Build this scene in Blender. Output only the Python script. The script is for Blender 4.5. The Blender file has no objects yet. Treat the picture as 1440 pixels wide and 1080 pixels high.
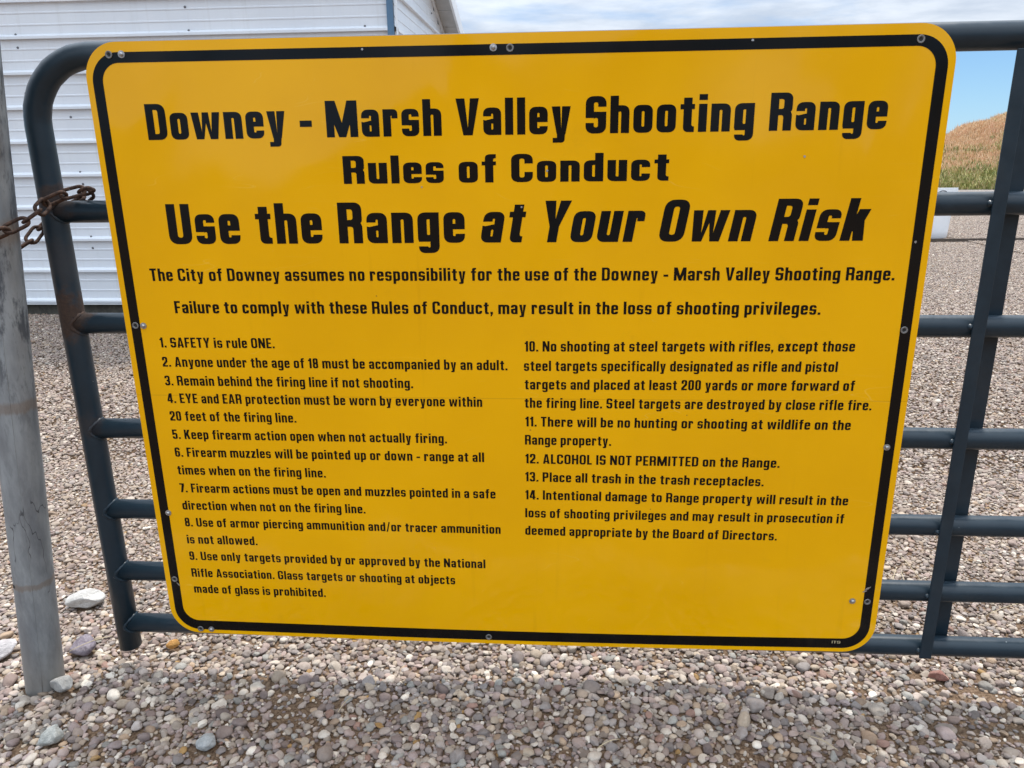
import bpy, bmesh, math, random
import numpy as np
from mathutils import Vector, Matrix, geometry, noise as mnoise
random.seed(7); rng = np.random.default_rng(11)
S = bpy.context.scene
COL = S.collection
R = math.radians

# ------------------------------------------------------------------ camera
CAM = Vector((0.1067, -1.4413, 1.1250))
right = Vector((0.99774, 0.06607, -0.01194))
down = Vector((0.00739, -0.28475, -0.95857))
fwd = Vector((-0.06673, 0.95632, -0.28459))
cd = bpy.data.cameras.new('camera'); cam = bpy.data.objects.new('camera', cd); COL.objects.link(cam)
m3 = Matrix((right, -down, -fwd)).transposed()
cam.matrix_world = Matrix.Translation(CAM) @ m3.to_4x4()
cd.sensor_fit = 'HORIZONTAL'; cd.sensor_width = 36; cd.lens = 27.0
cd.clip_start = 0.02; cd.clip_end = 5000
S.camera = cam

# ------------------------------------------------------------------ sun, sky, exposure
SUN_EL, SUN_AZ = 67.0, 24.0          # azimuth measured from +Y (behind the gate) towards +X
se, sa = R(SUN_EL), R(SUN_AZ)
sun_dir = Vector((math.sin(sa) * math.cos(se), math.cos(sa) * math.cos(se), math.sin(se)))
sl = bpy.data.lights.new('sun', 'SUN'); sl.energy = 2.75; sl.angle = R(6.0); sl.color = (1, .955, .89)
so = bpy.data.objects.new('sun', sl); COL.objects.link(so)
so.rotation_euler = sun_dir.to_track_quat('Z', 'Y').to_euler(); so.location = (3, 6, 12)
S.view_settings.view_transform = 'Standard'; S.view_settings.look = 'None'
S.view_settings.exposure = 0.66; S.view_settings.gamma = 1; S.view_settings.use_curve_mapping = False

world = bpy.data.worlds.new('World'); S.world = world; world.use_nodes = True
nt = world.node_tree; nt.nodes.clear()
def N(nt, typ, **kw):
    n = nt.nodes.new(typ)
    for k, v in kw.items():
        if k.startswith('i_'):
            n.inputs[k[2:].replace('_', ' ')].default_value = v
        else: setattr(n, k, v)
    return n
def L(nt, a, b): nt.links.new(a, b)
def mth(nt, op, a, b=None, c=None, clamp=False):
    n = nt.nodes.new('ShaderNodeMath'); n.operation = op; n.use_clamp = clamp
    for i, v in enumerate((a, b, c)):
        if v is None: continue
        if isinstance(v, (int, float)): n.inputs[i].default_value = v
        else: nt.links.new(v, n.inputs[i])
    return n.outputs[0]
def mrange(nt, v, a, b, c=0., d=1., smooth=True):
    n = nt.nodes.new('ShaderNodeMapRange')
    if smooth: n.interpolation_type = 'SMOOTHSTEP'
    nt.links.new(v, n.inputs['Value'])
    for k, x in zip(('From Min', 'From Max', 'To Min', 'To Max'), (a, b, c, d)): n.inputs[k].default_value = x
    return n.outputs[0]
def mixc(nt, f, a, b, blend='MIX'):
    n = nt.nodes.new('ShaderNodeMix'); n.data_type = 'RGBA'; n.blend_type = blend
    for key, v in ((0, f), (6, a), (7, b)):
        if isinstance(v, (int, float)): n.inputs[key].default_value = v
        elif isinstance(v, tuple): n.inputs[key].default_value = (*v, 1) if len(v) == 3 else v
        else: nt.links.new(v, n.inputs[key])
    return n.outputs[2]
def noisen(nt, vec, scale, detail=3., rough=.5, dist=0., out=0):
    n = nt.nodes.new('ShaderNodeTexNoise'); n.inputs['Scale'].default_value = scale
    n.inputs['Detail'].default_value = detail; n.inputs['Roughness'].default_value = rough
    n.inputs['Distortion'].default_value = dist
    if vec is not None: nt.links.new(vec, n.inputs['Vector'])
    return n.outputs[out]

sky = N(nt, 'ShaderNodeTexSky', sky_type='NISHITA', sun_disc=False, sun_elevation=se, sun_rotation=sa,
        altitude=1500, air_density=1.0, dust_density=.6, ozone_density=1.6)
tc = nt.nodes.new('ShaderNodeTexCoord')
sep = nt.nodes.new('ShaderNodeSeparateXYZ'); L(nt, tc.outputs['Generated'], sep.inputs[0])
# clouds lie on a flat layer: project the view ray on a plane overhead
den = mth(nt, 'ADD', mth(nt, 'MAXIMUM', sep.outputs[2], 0.0), .08)
cx = mth(nt, 'DIVIDE', sep.outputs[0], den); cy = mth(nt, 'DIVIDE', sep.outputs[1], den)
cmb = nt.nodes.new('ShaderNodeCombineXYZ'); L(nt, cx, cmb.inputs[0]); L(nt, cy, cmb.inputs[1])
n1 = noisen(nt, cmb.outputs[0], .55, 8, .58, .3)
n2 = noisen(nt, cmb.outputs[0], 1.7, 7, .6, .2)
nedge = noisen(nt, tc.outputs['Generated'], 5.0, 5, .6)
elev = mth(nt, 'ADD', sep.outputs[2], mth(nt, 'MULTIPLY', mth(nt, 'SUBTRACT', nedge, .5), .05))
low = mrange(nt, elev, .103, .128)
cover = mth(nt, 'MULTIPLY', mrange(nt, n1, .36, .50, .45, 1.), low, clamp=True)
cloudc = mixc(nt, mrange(nt, n2, .3, .72), (3.1, 3.6, 4.35), (4.7, 5.1, 5.65))
# a cloud sheet is brighter overhead than near the horizon
gain = mth(nt, 'ADD', mth(nt, 'MULTIPLY', mth(nt, 'MAXIMUM', sep.outputs[2], 0.), 2.7), .75)
gv_ = nt.nodes.new('ShaderNodeVectorMath'); gv_.operation = 'SCALE'; L(nt, cloudc, gv_.inputs[0]); L(nt, gain, gv_.inputs['Scale']); cloudc = gv_.outputs[0]
# the whole low sky takes the pale blue of the photograph
blue = mixc(nt, .75, sky.outputs[0], mixc(nt, mrange(nt, sep.outputs[2], 0., .16), (1.6, 3.5, 5.2), (1.0, 2.5, 4.9)))
skyc = mixc(nt, cover, blue, cloudc)
bg = nt.nodes.new('ShaderNodeBackground'); L(nt, skyc, bg.inputs['Color']); bg.inputs['Strength'].default_value = .105
wo = nt.nodes.new('ShaderNodeOutputWorld'); L(nt, bg.outputs[0], wo.inputs[0])

# ------------------------------------------------------------------ helpers
def tag(o, label=None, cat=None, group=None, kind=None):
    if label: o['label'] = label
    if cat: o['category'] = cat
    if group: o['group'] = group
    if kind: o['kind'] = kind
    return o
def mesh_obj(name, verts, faces, mat=None, parent=None, smooth=False):
    me = bpy.data.meshes.new(name); me.from_pydata([tuple(v) for v in verts], [], faces); me.update()
    if smooth: me.polygons.foreach_set('use_smooth', [True] * len(me.polygons))
    o = bpy.data.objects.new(name, me); COL.objects.link(o)
    if mat: me.materials.append(mat)
    if parent: o.parent = parent
    return o
def share(name, src, parent, loc=None, mat4=None):
    o = bpy.data.objects.new(name, src.data); COL.objects.link(o); o.parent = parent
    if loc is not None: o.location = loc
    if mat4 is not None: o.matrix_local = mat4
    return o
def empty(name, loc=(0, 0, 0)):
    o = bpy.data.objects.new(name, None); o.location = loc; o.empty_display_size = .1; COL.objects.link(o); return o
def box(x0, y0, z0, x1, y1, z1):
    v = [(x0,y0,z0),(x1,y0,z0),(x1,y1,z0),(x0,y1,z0),(x0,y0,z1),(x1,y0,z1),(x1,y1,z1),(x0,y1,z1)]
    return v, [(0,3,2,1),(4,5,6,7),(0,1,5,4),(1,2,6,5),(2,3,7,6),(3,0,4,7)]
def merge(parts):
    V, F = [], []
    for v, f in parts:
        k = len(V); V += list(v); F += [tuple(i + k for i in q) for q in f]
    return V, F
def bevel(o, w=.003, seg=2):
    b = o.modifiers.new('bevel', 'BEVEL'); b.width = w; b.segments = seg; b.limit_method = 'ANGLE'; b.angle_limit = R(40)
    return o
def tube(path, r, seg=20, closed=False, caps=True):
    P = [Vector(p) for p in path]; n = len(P); V, F = [], []
    rr = r if hasattr(r, '__len__') else [r] * n
    T = []
    for i in range(n):
        a = P[(i - 1) % n] if (closed or i > 0) else P[i]; b = P[(i + 1) % n] if (closed or i < n - 1) else P[i]
        T.append((b - a).normalized())
    up = Vector((0, 1, 0)) if abs(T[0].y) < .9 else Vector((0, 0, 1))
    for i in range(n):
        u = (up - T[i] * up.dot(T[i])).normalized(); up = u; w = T[i].cross(u)
        for k in range(seg):
            a = 2 * math.pi * k / seg; V.append(P[i] + (u * math.cos(a) + w * math.sin(a)) * rr[i])
    m = n if closed else n - 1
    for i in range(m):
        j = (i + 1) % n
        for k in range(seg):
            l = (k + 1) % seg; F.append((i*seg+k, j*seg+k, j*seg+l, i*seg+l))
    if caps and not closed:
        F.append(tuple(range(seg))); F.append(tuple((n-1)*seg + k for k in reversed(range(seg))))
    return V, F
def lathe(prof, seg=24, axis='z', c=(0, 0, 0)):
    V, F = [], []; n = len(prof)
    for i in range(seg):
        a = 2 * math.pi * i / seg; ca, sa_ = math.cos(a), math.sin(a)
        for r, h in prof:
            p = (r*ca, r*sa_, h) if axis == 'z' else (r*ca, -h, r*sa_)
            V.append((p[0]+c[0], p[1]+c[1], p[2]+c[2]))
    for i in range(seg):
        j = (i + 1) % seg
        for k in range(n - 1): F.append((i*n+k, j*n+k, j*n+k+1, i*n+k+1))
    return V, F
def smooth_by_angle(o, ang=35):
    o.data.polygons.foreach_set('use_smooth', [True] * len(o.data.polygons))
    bm = bmesh.new(); bm.from_mesh(o.data)
    bmesh.ops.recalc_face_normals(bm, faces=bm.faces)
    for e in bm.edges:
        if len(e.link_faces) == 2 and e.calc_face_angle(0) > R(ang): e.smooth = False
    bm.to_mesh(o.data); bm.free(); return o

def mat(name, base=(.5, .5, .5), rough=.5, metal=0., spec=.5):
    m = bpy.data.materials.new(name); m.use_nodes = True; nt = m.node_tree
    b = nt.nodes['Principled BSDF']; b.inputs['Base Color'].default_value = (*base, 1)
    b.inputs['Roughness'].default_value = rough; b.inputs['Metallic'].default_value = metal
    b.inputs['Specular IOR Level'].default_value = spec
    return m, nt, b
def objco(nt): return nt.nodes.new('ShaderNodeTexCoord').outputs['Object']
def bump(nt, b, h, strength=.3, dist=.01, inp='Normal'):
    n = nt.nodes.new('ShaderNodeBump'); n.inputs['Strength'].default_value = strength; n.inputs['Distance'].default_value = dist
    L(nt, h, n.inputs['Height']); L(nt, n.outputs[0], b.inputs[inp]); return n
def ramp(nt, v, stops, interp='LINEAR'):
    n = nt.nodes.new('ShaderNodeValToRGB'); cr = n.color_ramp; cr.interpolation = interp
    while len(cr.elements) < len(stops): cr.elements.new(1.)
    for e, (p, c) in zip(cr.elements, stops): e.position = p; e.color = (*c, 1)
    L(nt, v, n.inputs[0]); return n.outputs[0]

# ------------------------------------------------------------------ materials
STONES = [(.0,(.30,.27,.245)),(.09,(.37,.33,.31)),(.18,(.26,.215,.205)),(.26,(.44,.41,.37)),(.34,(.33,.27,.26)),
          (.42,(.22,.21,.215)),(.50,(.39,.34,.28)),(.58,(.29,.245,.25)),(.66,(.50,.47,.43)),(.72,(.20,.17,.175)),
          (.77,(.34,.32,.32)),(.82,(.35,.27,.20)),(.86,(.27,.28,.275)),(.90,(.60,.58,.54)),(.94,(.31,.20,.17)),
          (.957,(.16,.145,.15)),(.992,(.42,.27,.10))]
def stone_mat(name, src):
    m, nt, b = mat(name, rough=.75, spec=.35)
    if src == 'inst':
        v = nt.nodes.new('ShaderNodeObjectInfo').outputs['Random']; sc = 1.
    else:
        a = nt.nodes.new('ShaderNodeAttribute'); a.attribute_name = 'tint'; v = a.outputs['Fac']
    co = nt.nodes.new('ShaderNodeTexCoord').outputs['Object']
    geo = nt.nodes.new('ShaderNodeNewGeometry').outputs['Position']
    c = ramp(nt, v, STONES, 'CONSTANT')
    v2 = mth(nt, 'FRACT', mth(nt, 'MULTIPLY', v, 37.31))
    c = mixc(nt, 1., c, ramp(nt, v2, [(0, (.60,.53,.47)), (.5, (.98,.91,.83)), (1, (1.30,1.21,1.10))]), 'MULTIPLY')
    big = noisen(nt, geo, 70, 4, .65)
    fine = noisen(nt, geo, 420, 3, .7)
    c = mixc(nt, mrange(nt, big, .35, .7, 0, .55), c, mixc(nt, 1., c, (.68,.62,.58), 'MULTIPLY'))
    c = mixc(nt, mrange(nt, fine, .35, .7, 0, .5), c, mixc(nt, 1., c, (1.25,1.24,1.22), 'MULTIPLY'))
    # fine brown dust caught on part of the stones
    spy = nt.nodes.new('ShaderNodeSeparateXYZ'); L(nt, geo, spy.inputs[0])
    yard = mrange(nt, spy.outputs[1], -.3, .9, .06, .32)      # the driven yard is dustier than the heap under the gate
    dust = mth(nt, 'ADD', mrange(nt, noisen(nt, geo, 9, 4, .6), .50, .70, 0, .42), yard, clamp=True)
    c = mixc(nt, dust, c, (.30,.222,.165))
    L(nt, c, b.inputs['Base Color'])
    L(nt, mrange(nt, fine, .2, .8, .6, .9), b.inputs['Roughness'])
    bump(nt, b, mth(nt, 'ADD', mth(nt, 'MULTIPLY', big, 1.5), fine), .7, .0022)
    return m
M_stone = stone_mat('river_stone', 'inst'); M_stone_far = stone_mat('river_stone_far', 'attr')

def ground_mat():
    m, nt, b = mat('gravel_ground', rough=.95, spec=.1)
    geo = nt.nodes.new('ShaderNodeNewGeometry').outputs['Position']
    vor = nt.nodes.new('ShaderNodeTexVoronoi'); vor.inputs['Scale'].default_value = 34; L(nt, geo, vor.inputs['Vector'])
    sepc = nt.nodes.new('ShaderNodeSeparateColor'); L(nt, vor.outputs['Color'], sepc.inputs[0])
    c = ramp(nt, sepc.outputs[0], STONES, 'CONSTANT')
    c = mixc(nt, mrange(nt, vor.outputs['Distance'], .35, .75), c, (.13,.105,.085))
    n1 = noisen(nt, geo, 160, 4, .7)
    soil = mixc(nt, mrange(nt, n1, .3, .7), (.085,.052,.032), (.25,.17,.11))
    sp = nt.nodes.new('ShaderNodeSeparateXYZ'); L(nt, geo, sp.inputs[0])
    far = mrange(nt, sp.outputs[1], 4.5, 6.5)
    c = mixc(nt, far, soil, c)
    lg = noisen(nt, geo, .35, 4, .6)
    c = mixc(nt, mth(nt, 'MULTIPLY', far, mrange(nt, lg, .45, .7, 0, .35)), c, (.27,.21,.16))
    L(nt, c, b.inputs['Base Color'])
    h = mixc(nt, far, n1, mth(nt, 'MULTIPLY', vor.outputs['Distance'], -2.))
    bump(nt, b, h, .7, .012)
    return m
M_ground = ground_mat()

def coat_wave(nt, b, strength=.06):
    co = objco(nt)
    mp = nt.nodes.new('ShaderNodeMapping'); mp.inputs['Scale'].default_value = (1.0, 1.0, .55); L(nt, co, mp.inputs[0])
    w = noisen(nt, mp.outputs[0], 2.6, 1.5, .4, .3)
    bp = nt.nodes.new('ShaderNodeBump'); bp.inputs['Strength'].default_value = 1; bp.inputs['Distance'].default_value = strength
    L(nt, w, bp.inputs['Height']); return co, bp
def sign_yellow():
    m, nt, b = mat('yellow_sheeting', (.86,.43,.0), .55, spec=.0)
    co, bp = coat_wave(nt, b, .05)
    b.inputs['Coat Weight'].default_value = .65; b.inputs['Coat IOR'].default_value = 1.5
    L(nt, bp.outputs[0], b.inputs['Coat Normal'])
    fade = noisen(nt, co, 3.2, 4, .55)
    c = mixc(nt, mrange(nt, fade, .3, .7), (.83,.405,.0), (.89,.445,.0))
    # little pits and fly specks
    v = nt.nodes.new('ShaderNodeTexVoronoi'); v.inputs['Scale'].default_value = 17; L(nt, co, v.inputs['Vector'])
    sc = nt.nodes.new('ShaderNodeSeparateColor'); L(nt, v.outputs['Color'], sc.inputs[0])
    wob = noisen(nt, co, 220, 2, .5)
    pit = mth(nt, 'LESS_THAN', mth(nt, 'ADD', v.outputs['Distance'], mth(nt, 'MULTIPLY', wob, .04)), mth(nt, 'MULTIPLY', sc.outputs[1], .055))
    pit = mth(nt, 'MULTIPLY', pit, mth(nt, 'GREATER_THAN', sc.outputs[0], .62))
    c = mixc(nt, mth(nt, 'MULTIPLY', pit, .55), c, (.22,.10,.02))
    grime = mrange(nt, noisen(nt, co, 11, 6, .7), .60, .78, 0, .16)
    c = mixc(nt, grime, c, (.5,.27,.01))
    # rain runs and a few long hairline scratches
    dm = nt.nodes.new('ShaderNodeMapping'); dm.inputs['Scale'].default_value = (22, 1, 1.3); L(nt, co, dm.inputs[0])
    drip = mrange(nt, noisen(nt, dm.outputs[0], 1.5, 5, .6), .60, .80, 0, .22); c = mixc(nt, drip, c, (.60,.27,.0))
    for ang, sc_, off in ((.5, 3.1, 0.), (-.9, 2.3, 4.), (1.25, 2.7, 9.)):
        rm = nt.nodes.new('ShaderNodeMapping'); rm.inputs['Rotation'].default_value = (0, ang, 0); rm.inputs['Location'].default_value = (off, 0, off*.7); rm.inputs['Scale'].default_value = (1.2, 1, 9.); L(nt, co, rm.inputs[0])
        nn = noisen(nt, rm.outputs[0], sc_, 1, .5); ln_ = mth(nt, 'LESS_THAN', mth(nt, 'ABSOLUTE', mth(nt, 'SUBTRACT', nn, .52)), .0016)
        gate_ = mrange(nt, noisen(nt, co, 4.+off, 2, .5), .60, .64); c = mixc(nt, mth(nt, 'MULTIPLY', mth(nt, 'MULTIPLY', ln_, gate_), .22), c, (.95,.60,.10))
    # a hair-fine seam across the sheeting
    sp = nt.nodes.new('ShaderNodeSeparateXYZ'); L(nt, co, sp.inputs[0])
    seam = mth(nt, 'LESS_THAN', mth(nt, 'ABSOLUTE', mth(nt, 'SUBTRACT', sp.outputs[2], .667)), .0009)
    c = mixc(nt, mth(nt, 'MULTIPLY', seam, .25), c, (.30,.15,.01))
    L(nt, c, b.inputs['Base Color'])
    L(nt, mrange(nt, noisen(nt, co, 7, 5, .6), .3, .75, .05, .14), b.inputs['Coat Roughness'])
    return m
def sign_black():
    m, nt, b = mat('black_vinyl', (.004,.0035,.0035), .14, spec=.24)
    co, bp = coat_wave(nt, b, .05); L(nt, bp.outputs[0], b.inputs['Normal'])
    chip = mrange(nt, noisen(nt, co, 26, 6, .75), .715, .735)
    L(nt, mixc(nt, mth(nt, 'MULTIPLY', chip, .7), (.004,.0035,.0035), (.16,.14,.12)), b.inputs['Base Color'])
    L(nt, mrange(nt, noisen(nt, co, 6, 4, .6), .3, .75, .12, .26), b.inputs['Roughness'])
    return m
M_yel, M_blk = sign_yellow(), sign_black()
M_alu, nt_, b_ = mat('aluminium_back', (.55,.56,.57), .35, 1.)

def gate_paint():
    m, nt, b = mat('slate_enamel', (.03,.048,.066), .33, spec=.35)
    co = objco(nt); sp = nt.nodes.new('ShaderNodeSeparateXYZ'); L(nt, co, sp.inputs[0])
    n = noisen(nt, co, 24, 5, .65); fine = noisen(nt, co, 180, 3, .6)
    c = mixc(nt, n, (.009,.018,.026), (.016,.031,.044))
    def blob(x, z, sx, sz):
        dx = mth(nt, 'DIVIDE', mth(nt, 'SUBTRACT', sp.outputs[0], x), sx); dz = mth(nt, 'DIVIDE', mth(nt, 'SUBTRACT', sp.outputs[2], z), sz)
        return mth(nt, 'SQRT', mth(nt, 'ADD', mth(nt, 'MULTIPLY', dx, dx), mth(nt, 'MULTIPLY', dz, dz)))
    rust = None
    for (x, z, sx, sz, k) in ((-.885,.83,.045,.055,1.),(-.88,1.055,.045,.035,.7),(-.885,.94,.03,.05,.2),(-.88,.59,.03,.03,.3)):
        r_ = mth(nt, 'MULTIPLY', mrange(nt, mth(nt, 'ADD', blob(x, z, sx, sz), mth(nt, 'MULTIPLY', mth(nt, 'SUBTRACT', n, .5), 2.2)), .55, 1.05, 1., 0.), k)
        rust = r_ if rust is None else mth(nt, 'MAXIMUM', rust, r_)
    rust = mth(nt, 'MAXIMUM', rust, mrange(nt, noisen(nt, co, 31, 5, .7), .69, .73, 0, .6))
    rc = mixc(nt, fine, (.022,.013,.009), (.10,.052,.028))
    c = mixc(nt, mth(nt, 'MULTIPLY', rust, .8), c, rc)
    # pale chips in the enamel
    v = nt.nodes.new('ShaderNodeTexVoronoi'); v.inputs['Scale'].default_value = 22; L(nt, co, v.inputs['Vector'])
    sc = nt.nodes.new('ShaderNodeSeparateColor'); L(nt, v.outputs['Color'], sc.inputs[0])
    chip = mth(nt, 'MULTIPLY', mth(nt, 'LESS_THAN', v.outputs['Distance'], mth(nt, 'MULTIPLY', sc.outputs[1], .07)), mth(nt, 'GREATER_THAN', sc.outputs[0], .80))
    c = mixc(nt, mth(nt, 'MULTIPLY', chip, .6), c, (.30,.33,.34))
    dustm = mrange(nt, noisen(nt, co, 5, 5, .65), .5, .75, 0, .10)
    c = mixc(nt, dustm, c, (.13,.12,.11))
    L(nt, c, b.inputs['Base Color'])
    L(nt, mixc(nt, rust, mrange(nt, n, .3, .7, .28, .42), (.85,.85,.85)), b.inputs['Roughness'])
    bump(nt, b, mth(nt, 'ADD', mth(nt, 'MULTIPLY', n, .5), mth(nt, 'MULTIPLY', fine, rust)), .35, .0015)
    return m
M_gate = gate_paint()
def rust_mat(name, dark=(.018,.011,.009), light=(.095,.050,.031)):
    m, nt, b = mat(name, rough=.8, spec=.3); co = objco(nt)
    n = noisen(nt, co, 120, 5, .7); L(nt, mixc(nt, mrange(nt, n, .3, .7), dark, light), b.inputs['Base Color'])
    bump(nt, b, n, .5, .001); b.inputs['Metallic'].default_value = .25; return m
M_rust = rust_mat('rusty_steel')
def galv():
    m, nt, b = mat('weathered_galvanised', (.3,.3,.3), .5, .35)
    co = objco(nt); mp = nt.nodes.new('ShaderNodeMapping'); mp.inputs['Scale'].default_value = (1, 1, .28); L(nt, co, mp.inputs[0])
    sp = nt.nodes.new('ShaderNodeSeparateXYZ'); L(nt, co, sp.inputs[0])
    n = noisen(nt, mp.outputs[0], 16, 6, .68); n2 = noisen(nt, mp.outputs[0], 38, 6, .72, .15); fine = noisen(nt, co, 260, 3, .6)
    c = mixc(nt, mrange(nt, n, .3, .7), (.17,.185,.20), (.33,.35,.355))
    up = mrange(nt, sp.outputs[2], .55, .85)
    dk = mth(nt, 'MULTIPLY', mrange(nt, n2, .47, .62), mth(nt, 'ADD', mth(nt, 'MULTIPLY', up, .7), .2))
    c = mixc(nt, dk, c, (.06,.068,.08))
    # thin dark scratches
    wv = nt.nodes.new('ShaderNodeTexNoise'); wv.inputs['Scale'].default_value = 22; wv.inputs['Detail'].default_value = 3; L(nt, mp.outputs[0], wv.inputs['Vector'])
    ln = mth(nt, 'LESS_THAN', mth(nt, 'ABSOLUTE', mth(nt, 'SUBTRACT', wv.outputs[0], .5)), .0045)
    ln = mth(nt, 'MULTIPLY', ln, mrange(nt, noisen(nt, co, 9, 2, .5), .56, .62))
    c = mixc(nt, mth(nt, 'MULTIPLY', ln, .75), c, (.035,.035,.04))
    wob = mth(nt, 'MULTIPLY', mth(nt, 'SUBTRACT', n2, .5), .03)
    for z, s, k in ((.665,.016,.5),(.272,.010,.5),(1.0,.03,.4)):
        bnd = mrange(nt, mth(nt, 'ABSOLUTE', mth(nt, 'ADD', mth(nt, 'SUBTRACT', sp.outputs[2], z), wob)), s*.35, s, k, 0.)
        c = mixc(nt, bnd, c, mixc(nt, fine, (.13,.085,.055), (.26,.18,.12)))
    # mud splashed on the foot of the post
    c = mixc(nt, mrange(nt, mth(nt, 'ADD', sp.outputs[2], mth(nt, 'MULTIPLY', n, .12)), .05, .22, .5, 0.), c, (.25,.22,.18))
    L(nt, c, b.inputs['Base Color'])
    L(nt, mrange(nt, n, .3, .7, .42, .68), b.inputs['Roughness'])
    bump(nt, b, mth(nt, 'ADD', n2, mth(nt, 'MULTIPLY', fine, .4)), .25, .0012); return m
M_galv = galv()
def siding():
    m, nt, b = mat('white_painted_steel', (.72,.74,.76), .38); co = objco(nt)
    n = noisen(nt, co, 2.2, 5, .6); st = nt.nodes.new('ShaderNodeMapping'); st.inputs['Scale'].default_value = (9, 9, .6); L(nt, co, st.inputs[0])
    s2 = noisen(nt, st.outputs[0], 2.5, 5, .65)
    c = mixc(nt, mrange(nt, n, .3, .75), (.71,.745,.785), (.77,.80,.83))
    c = mixc(nt, mrange(nt, s2, .5, .8, 0, .28), c, (.52,.52,.50))
    L(nt, c, b.inputs['Base Color']); bump(nt, b, noisen(nt, co, 3.0, 2, .5), .3, .006); return m
M_side = siding()
def plain(name, c1, c2, rough=.5, scale=20, metal=0., bm=.2):
    m, nt, b = mat(name, c1, rough, metal); co = objco(nt); n = noisen(nt, co, scale, 5, .65)
    L(nt, mixc(nt, mrange(nt, n, .3, .7), c1, c2), b.inputs['Base Color']); bump(nt, b, n, bm, .002); return m
M_blue = plain('blue_trim', (.075,.155,.255), (.095,.19,.30), .4, 6)
M_skid = plain('dark_timber', (.045,.042,.034), (.085,.078,.062), .85, 30)
M_soffit = plain('soffit_sheet', (.33,.33,.32), (.42,.42,.41), .55, 8)
M_fascia = plain('white_fascia', (.66,.68,.70), (.74,.75,.76), .4, 8)
M_roof = plain('roof_sheet', (.30,.31,.32), (.38,.39,.40), .45, 5)
M_screw = plain('zinc_screw', (.30,.30,.31), (.55,.55,.55), .35, 300, .8)
M_dark = plain('dark_hole', (.01,.01,.01), (.02,.02,.02), .8, 50)
M_washer = plain('dull_washer', (.14,.135,.13), (.27,.26,.25), .5, 300, .5)
M_barrel = plain('white_plastic', (.80,.82,.84), (.85,.87,.89), .45, 5)
M_print = plain('white_board', (.70,.72,.73), (.78,.79,.79), .5, 8)
M_ink = plain('dark_ink', (.03,.035,.05), (.06,.065,.08), .6, 40)
M_brass = plain('cream_print', (.40,.33,.18), (.5,.42,.25), .6, 80)
M_dirtcrack = plain('siding_screw', (.09,.09,.10), (.16,.16,.17), .6, 200)
M_wood = plain('grey_timber', (.06,.045,.035), (.11,.085,.065), .9, 40)

# ------------------------------------------------------------------ ground
def gh(x, y):
    """height of the gravel surface"""
    x = np.asarray(x, float); y = np.asarray(y, float)
    h = .010*np.sin(x*2.1+.6)*np.sin(y*2.6+.4) + .006*np.sin(x*5.3+1.7*y) + .004*np.cos(y*6.1-x*3.2)
    near = np.exp(-((y-.05)/3.)**2)
    h = h*near + (1-near)*(.02*np.sin(x*.5)*np.cos(y*.37))*np.clip((y-1)/6, 0, 1)
    h += .018*np.exp(-(((x+1.04)/.16)**2+((y+.07)/.13)**2))       # stones heaped at the foot of the post
    h -= .012
    return h
def grid_ground():
    xs = np.unique(np.concatenate([np.linspace(-400, -20, 20), np.linspace(-20, -3, 35), np.linspace(-3, 3.2, 110), np.linspace(3.2, 25, 60), np.linspace(25, 500, 20)]))
    ys = np.unique(np.concatenate([np.linspace(-200, -3, 14), np.linspace(-3, 3, 100), np.linspace(3, 26, 60), np.linspace(26, 900, 24)]))
    X, Y = np.meshgrid(xs, ys); Z = gh(X, Y)
    Z = Z-.040*np.clip((Y-1.2)/.25, 0, 1)*np.clip((15.6-Y)/.6, 0, 1)      # the bed the gravel lies in
    V = np.stack([X, Y, Z], -1).reshape(-1, 3); nx = len(xs); F = []
    for j in range(len(ys)-1):
        for i in range(nx-1): F.append((j*nx+i, j*nx+i+1, (j+1)*nx+i+1, (j+1)*nx+i))
    return mesh_obj('ground', V.tolist(), F, M_ground, smooth=True)
ground = grid_ground(); tag(ground, kind='structure')
#@@PEBBLES
# ------------------------------------------------------------------ pebbles
def ico(sub):
    bm = bmesh.new(); bmesh.ops.create_icosphere(bm, subdivisions=sub, radius=1)
    v = np.array([p.co[:] for p in bm.verts]); f = np.array([[q.index for q in t.verts] for t in bm.faces]); bm.free(); return v, f
ICO = {k: ico(k) for k in (1, 2, 3, 4)}
def pebble(sub, seed, angular=.5):
    r = random.Random(seed); v, f = ICO[sub]; v = v.copy()
    off = Vector((r.uniform(-50, 50), r.uniform(-50, 50), r.uniform(-50, 50)))
    for k in range(r.randint(3, 6) if r.random() < angular else r.randint(0, 2)):      # broken faces
        n = Vector((r.gauss(0, 1), r.gauss(0, 1), r.gauss(0, 1)*.8)).normalized(); d = r.uniform(.48, .84)
        s = v @ np.array(n[:]); over = np.maximum(s-d, 0); v -= np.outer(over*.88, n[:])
    a = np.array([mnoise.noise(Vector(p)*1.1+off) for p in v.tolist()]); b = np.array([mnoise.noise(Vector(p)*2.7+off) for p in v.tolist()])
    v *= (1 + .22*a + .06*b)[:, None]
    v *= np.array([1., r.uniform(.62, .92), r.uniform(.42, .68)])
    v /= np.abs(v[:, 0]).max()
    return v, f
def peb_mesh(name, sub, seed, m, ang=.72):
    v, f = pebble(sub, seed, ang); me = bpy.data.meshes.new(name); me.from_pydata(v.tolist(), [], f.tolist())
    me.polygons.foreach_set('use_smooth', [True]*len(me.polygons)); me.materials.append(m); return me
NP_ = 18
protos = [peb_mesh('stone_shape', 3, 100+i, M_stone) for i in range(NP_)]
hero = [peb_mesh('rock_shape', 4, 300+i, M_stone, .6) for i in range(6)]
PEXT = [np.abs(np.array([v.co[:] for v in me.vertices])).max(0) for me in protos]

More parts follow.
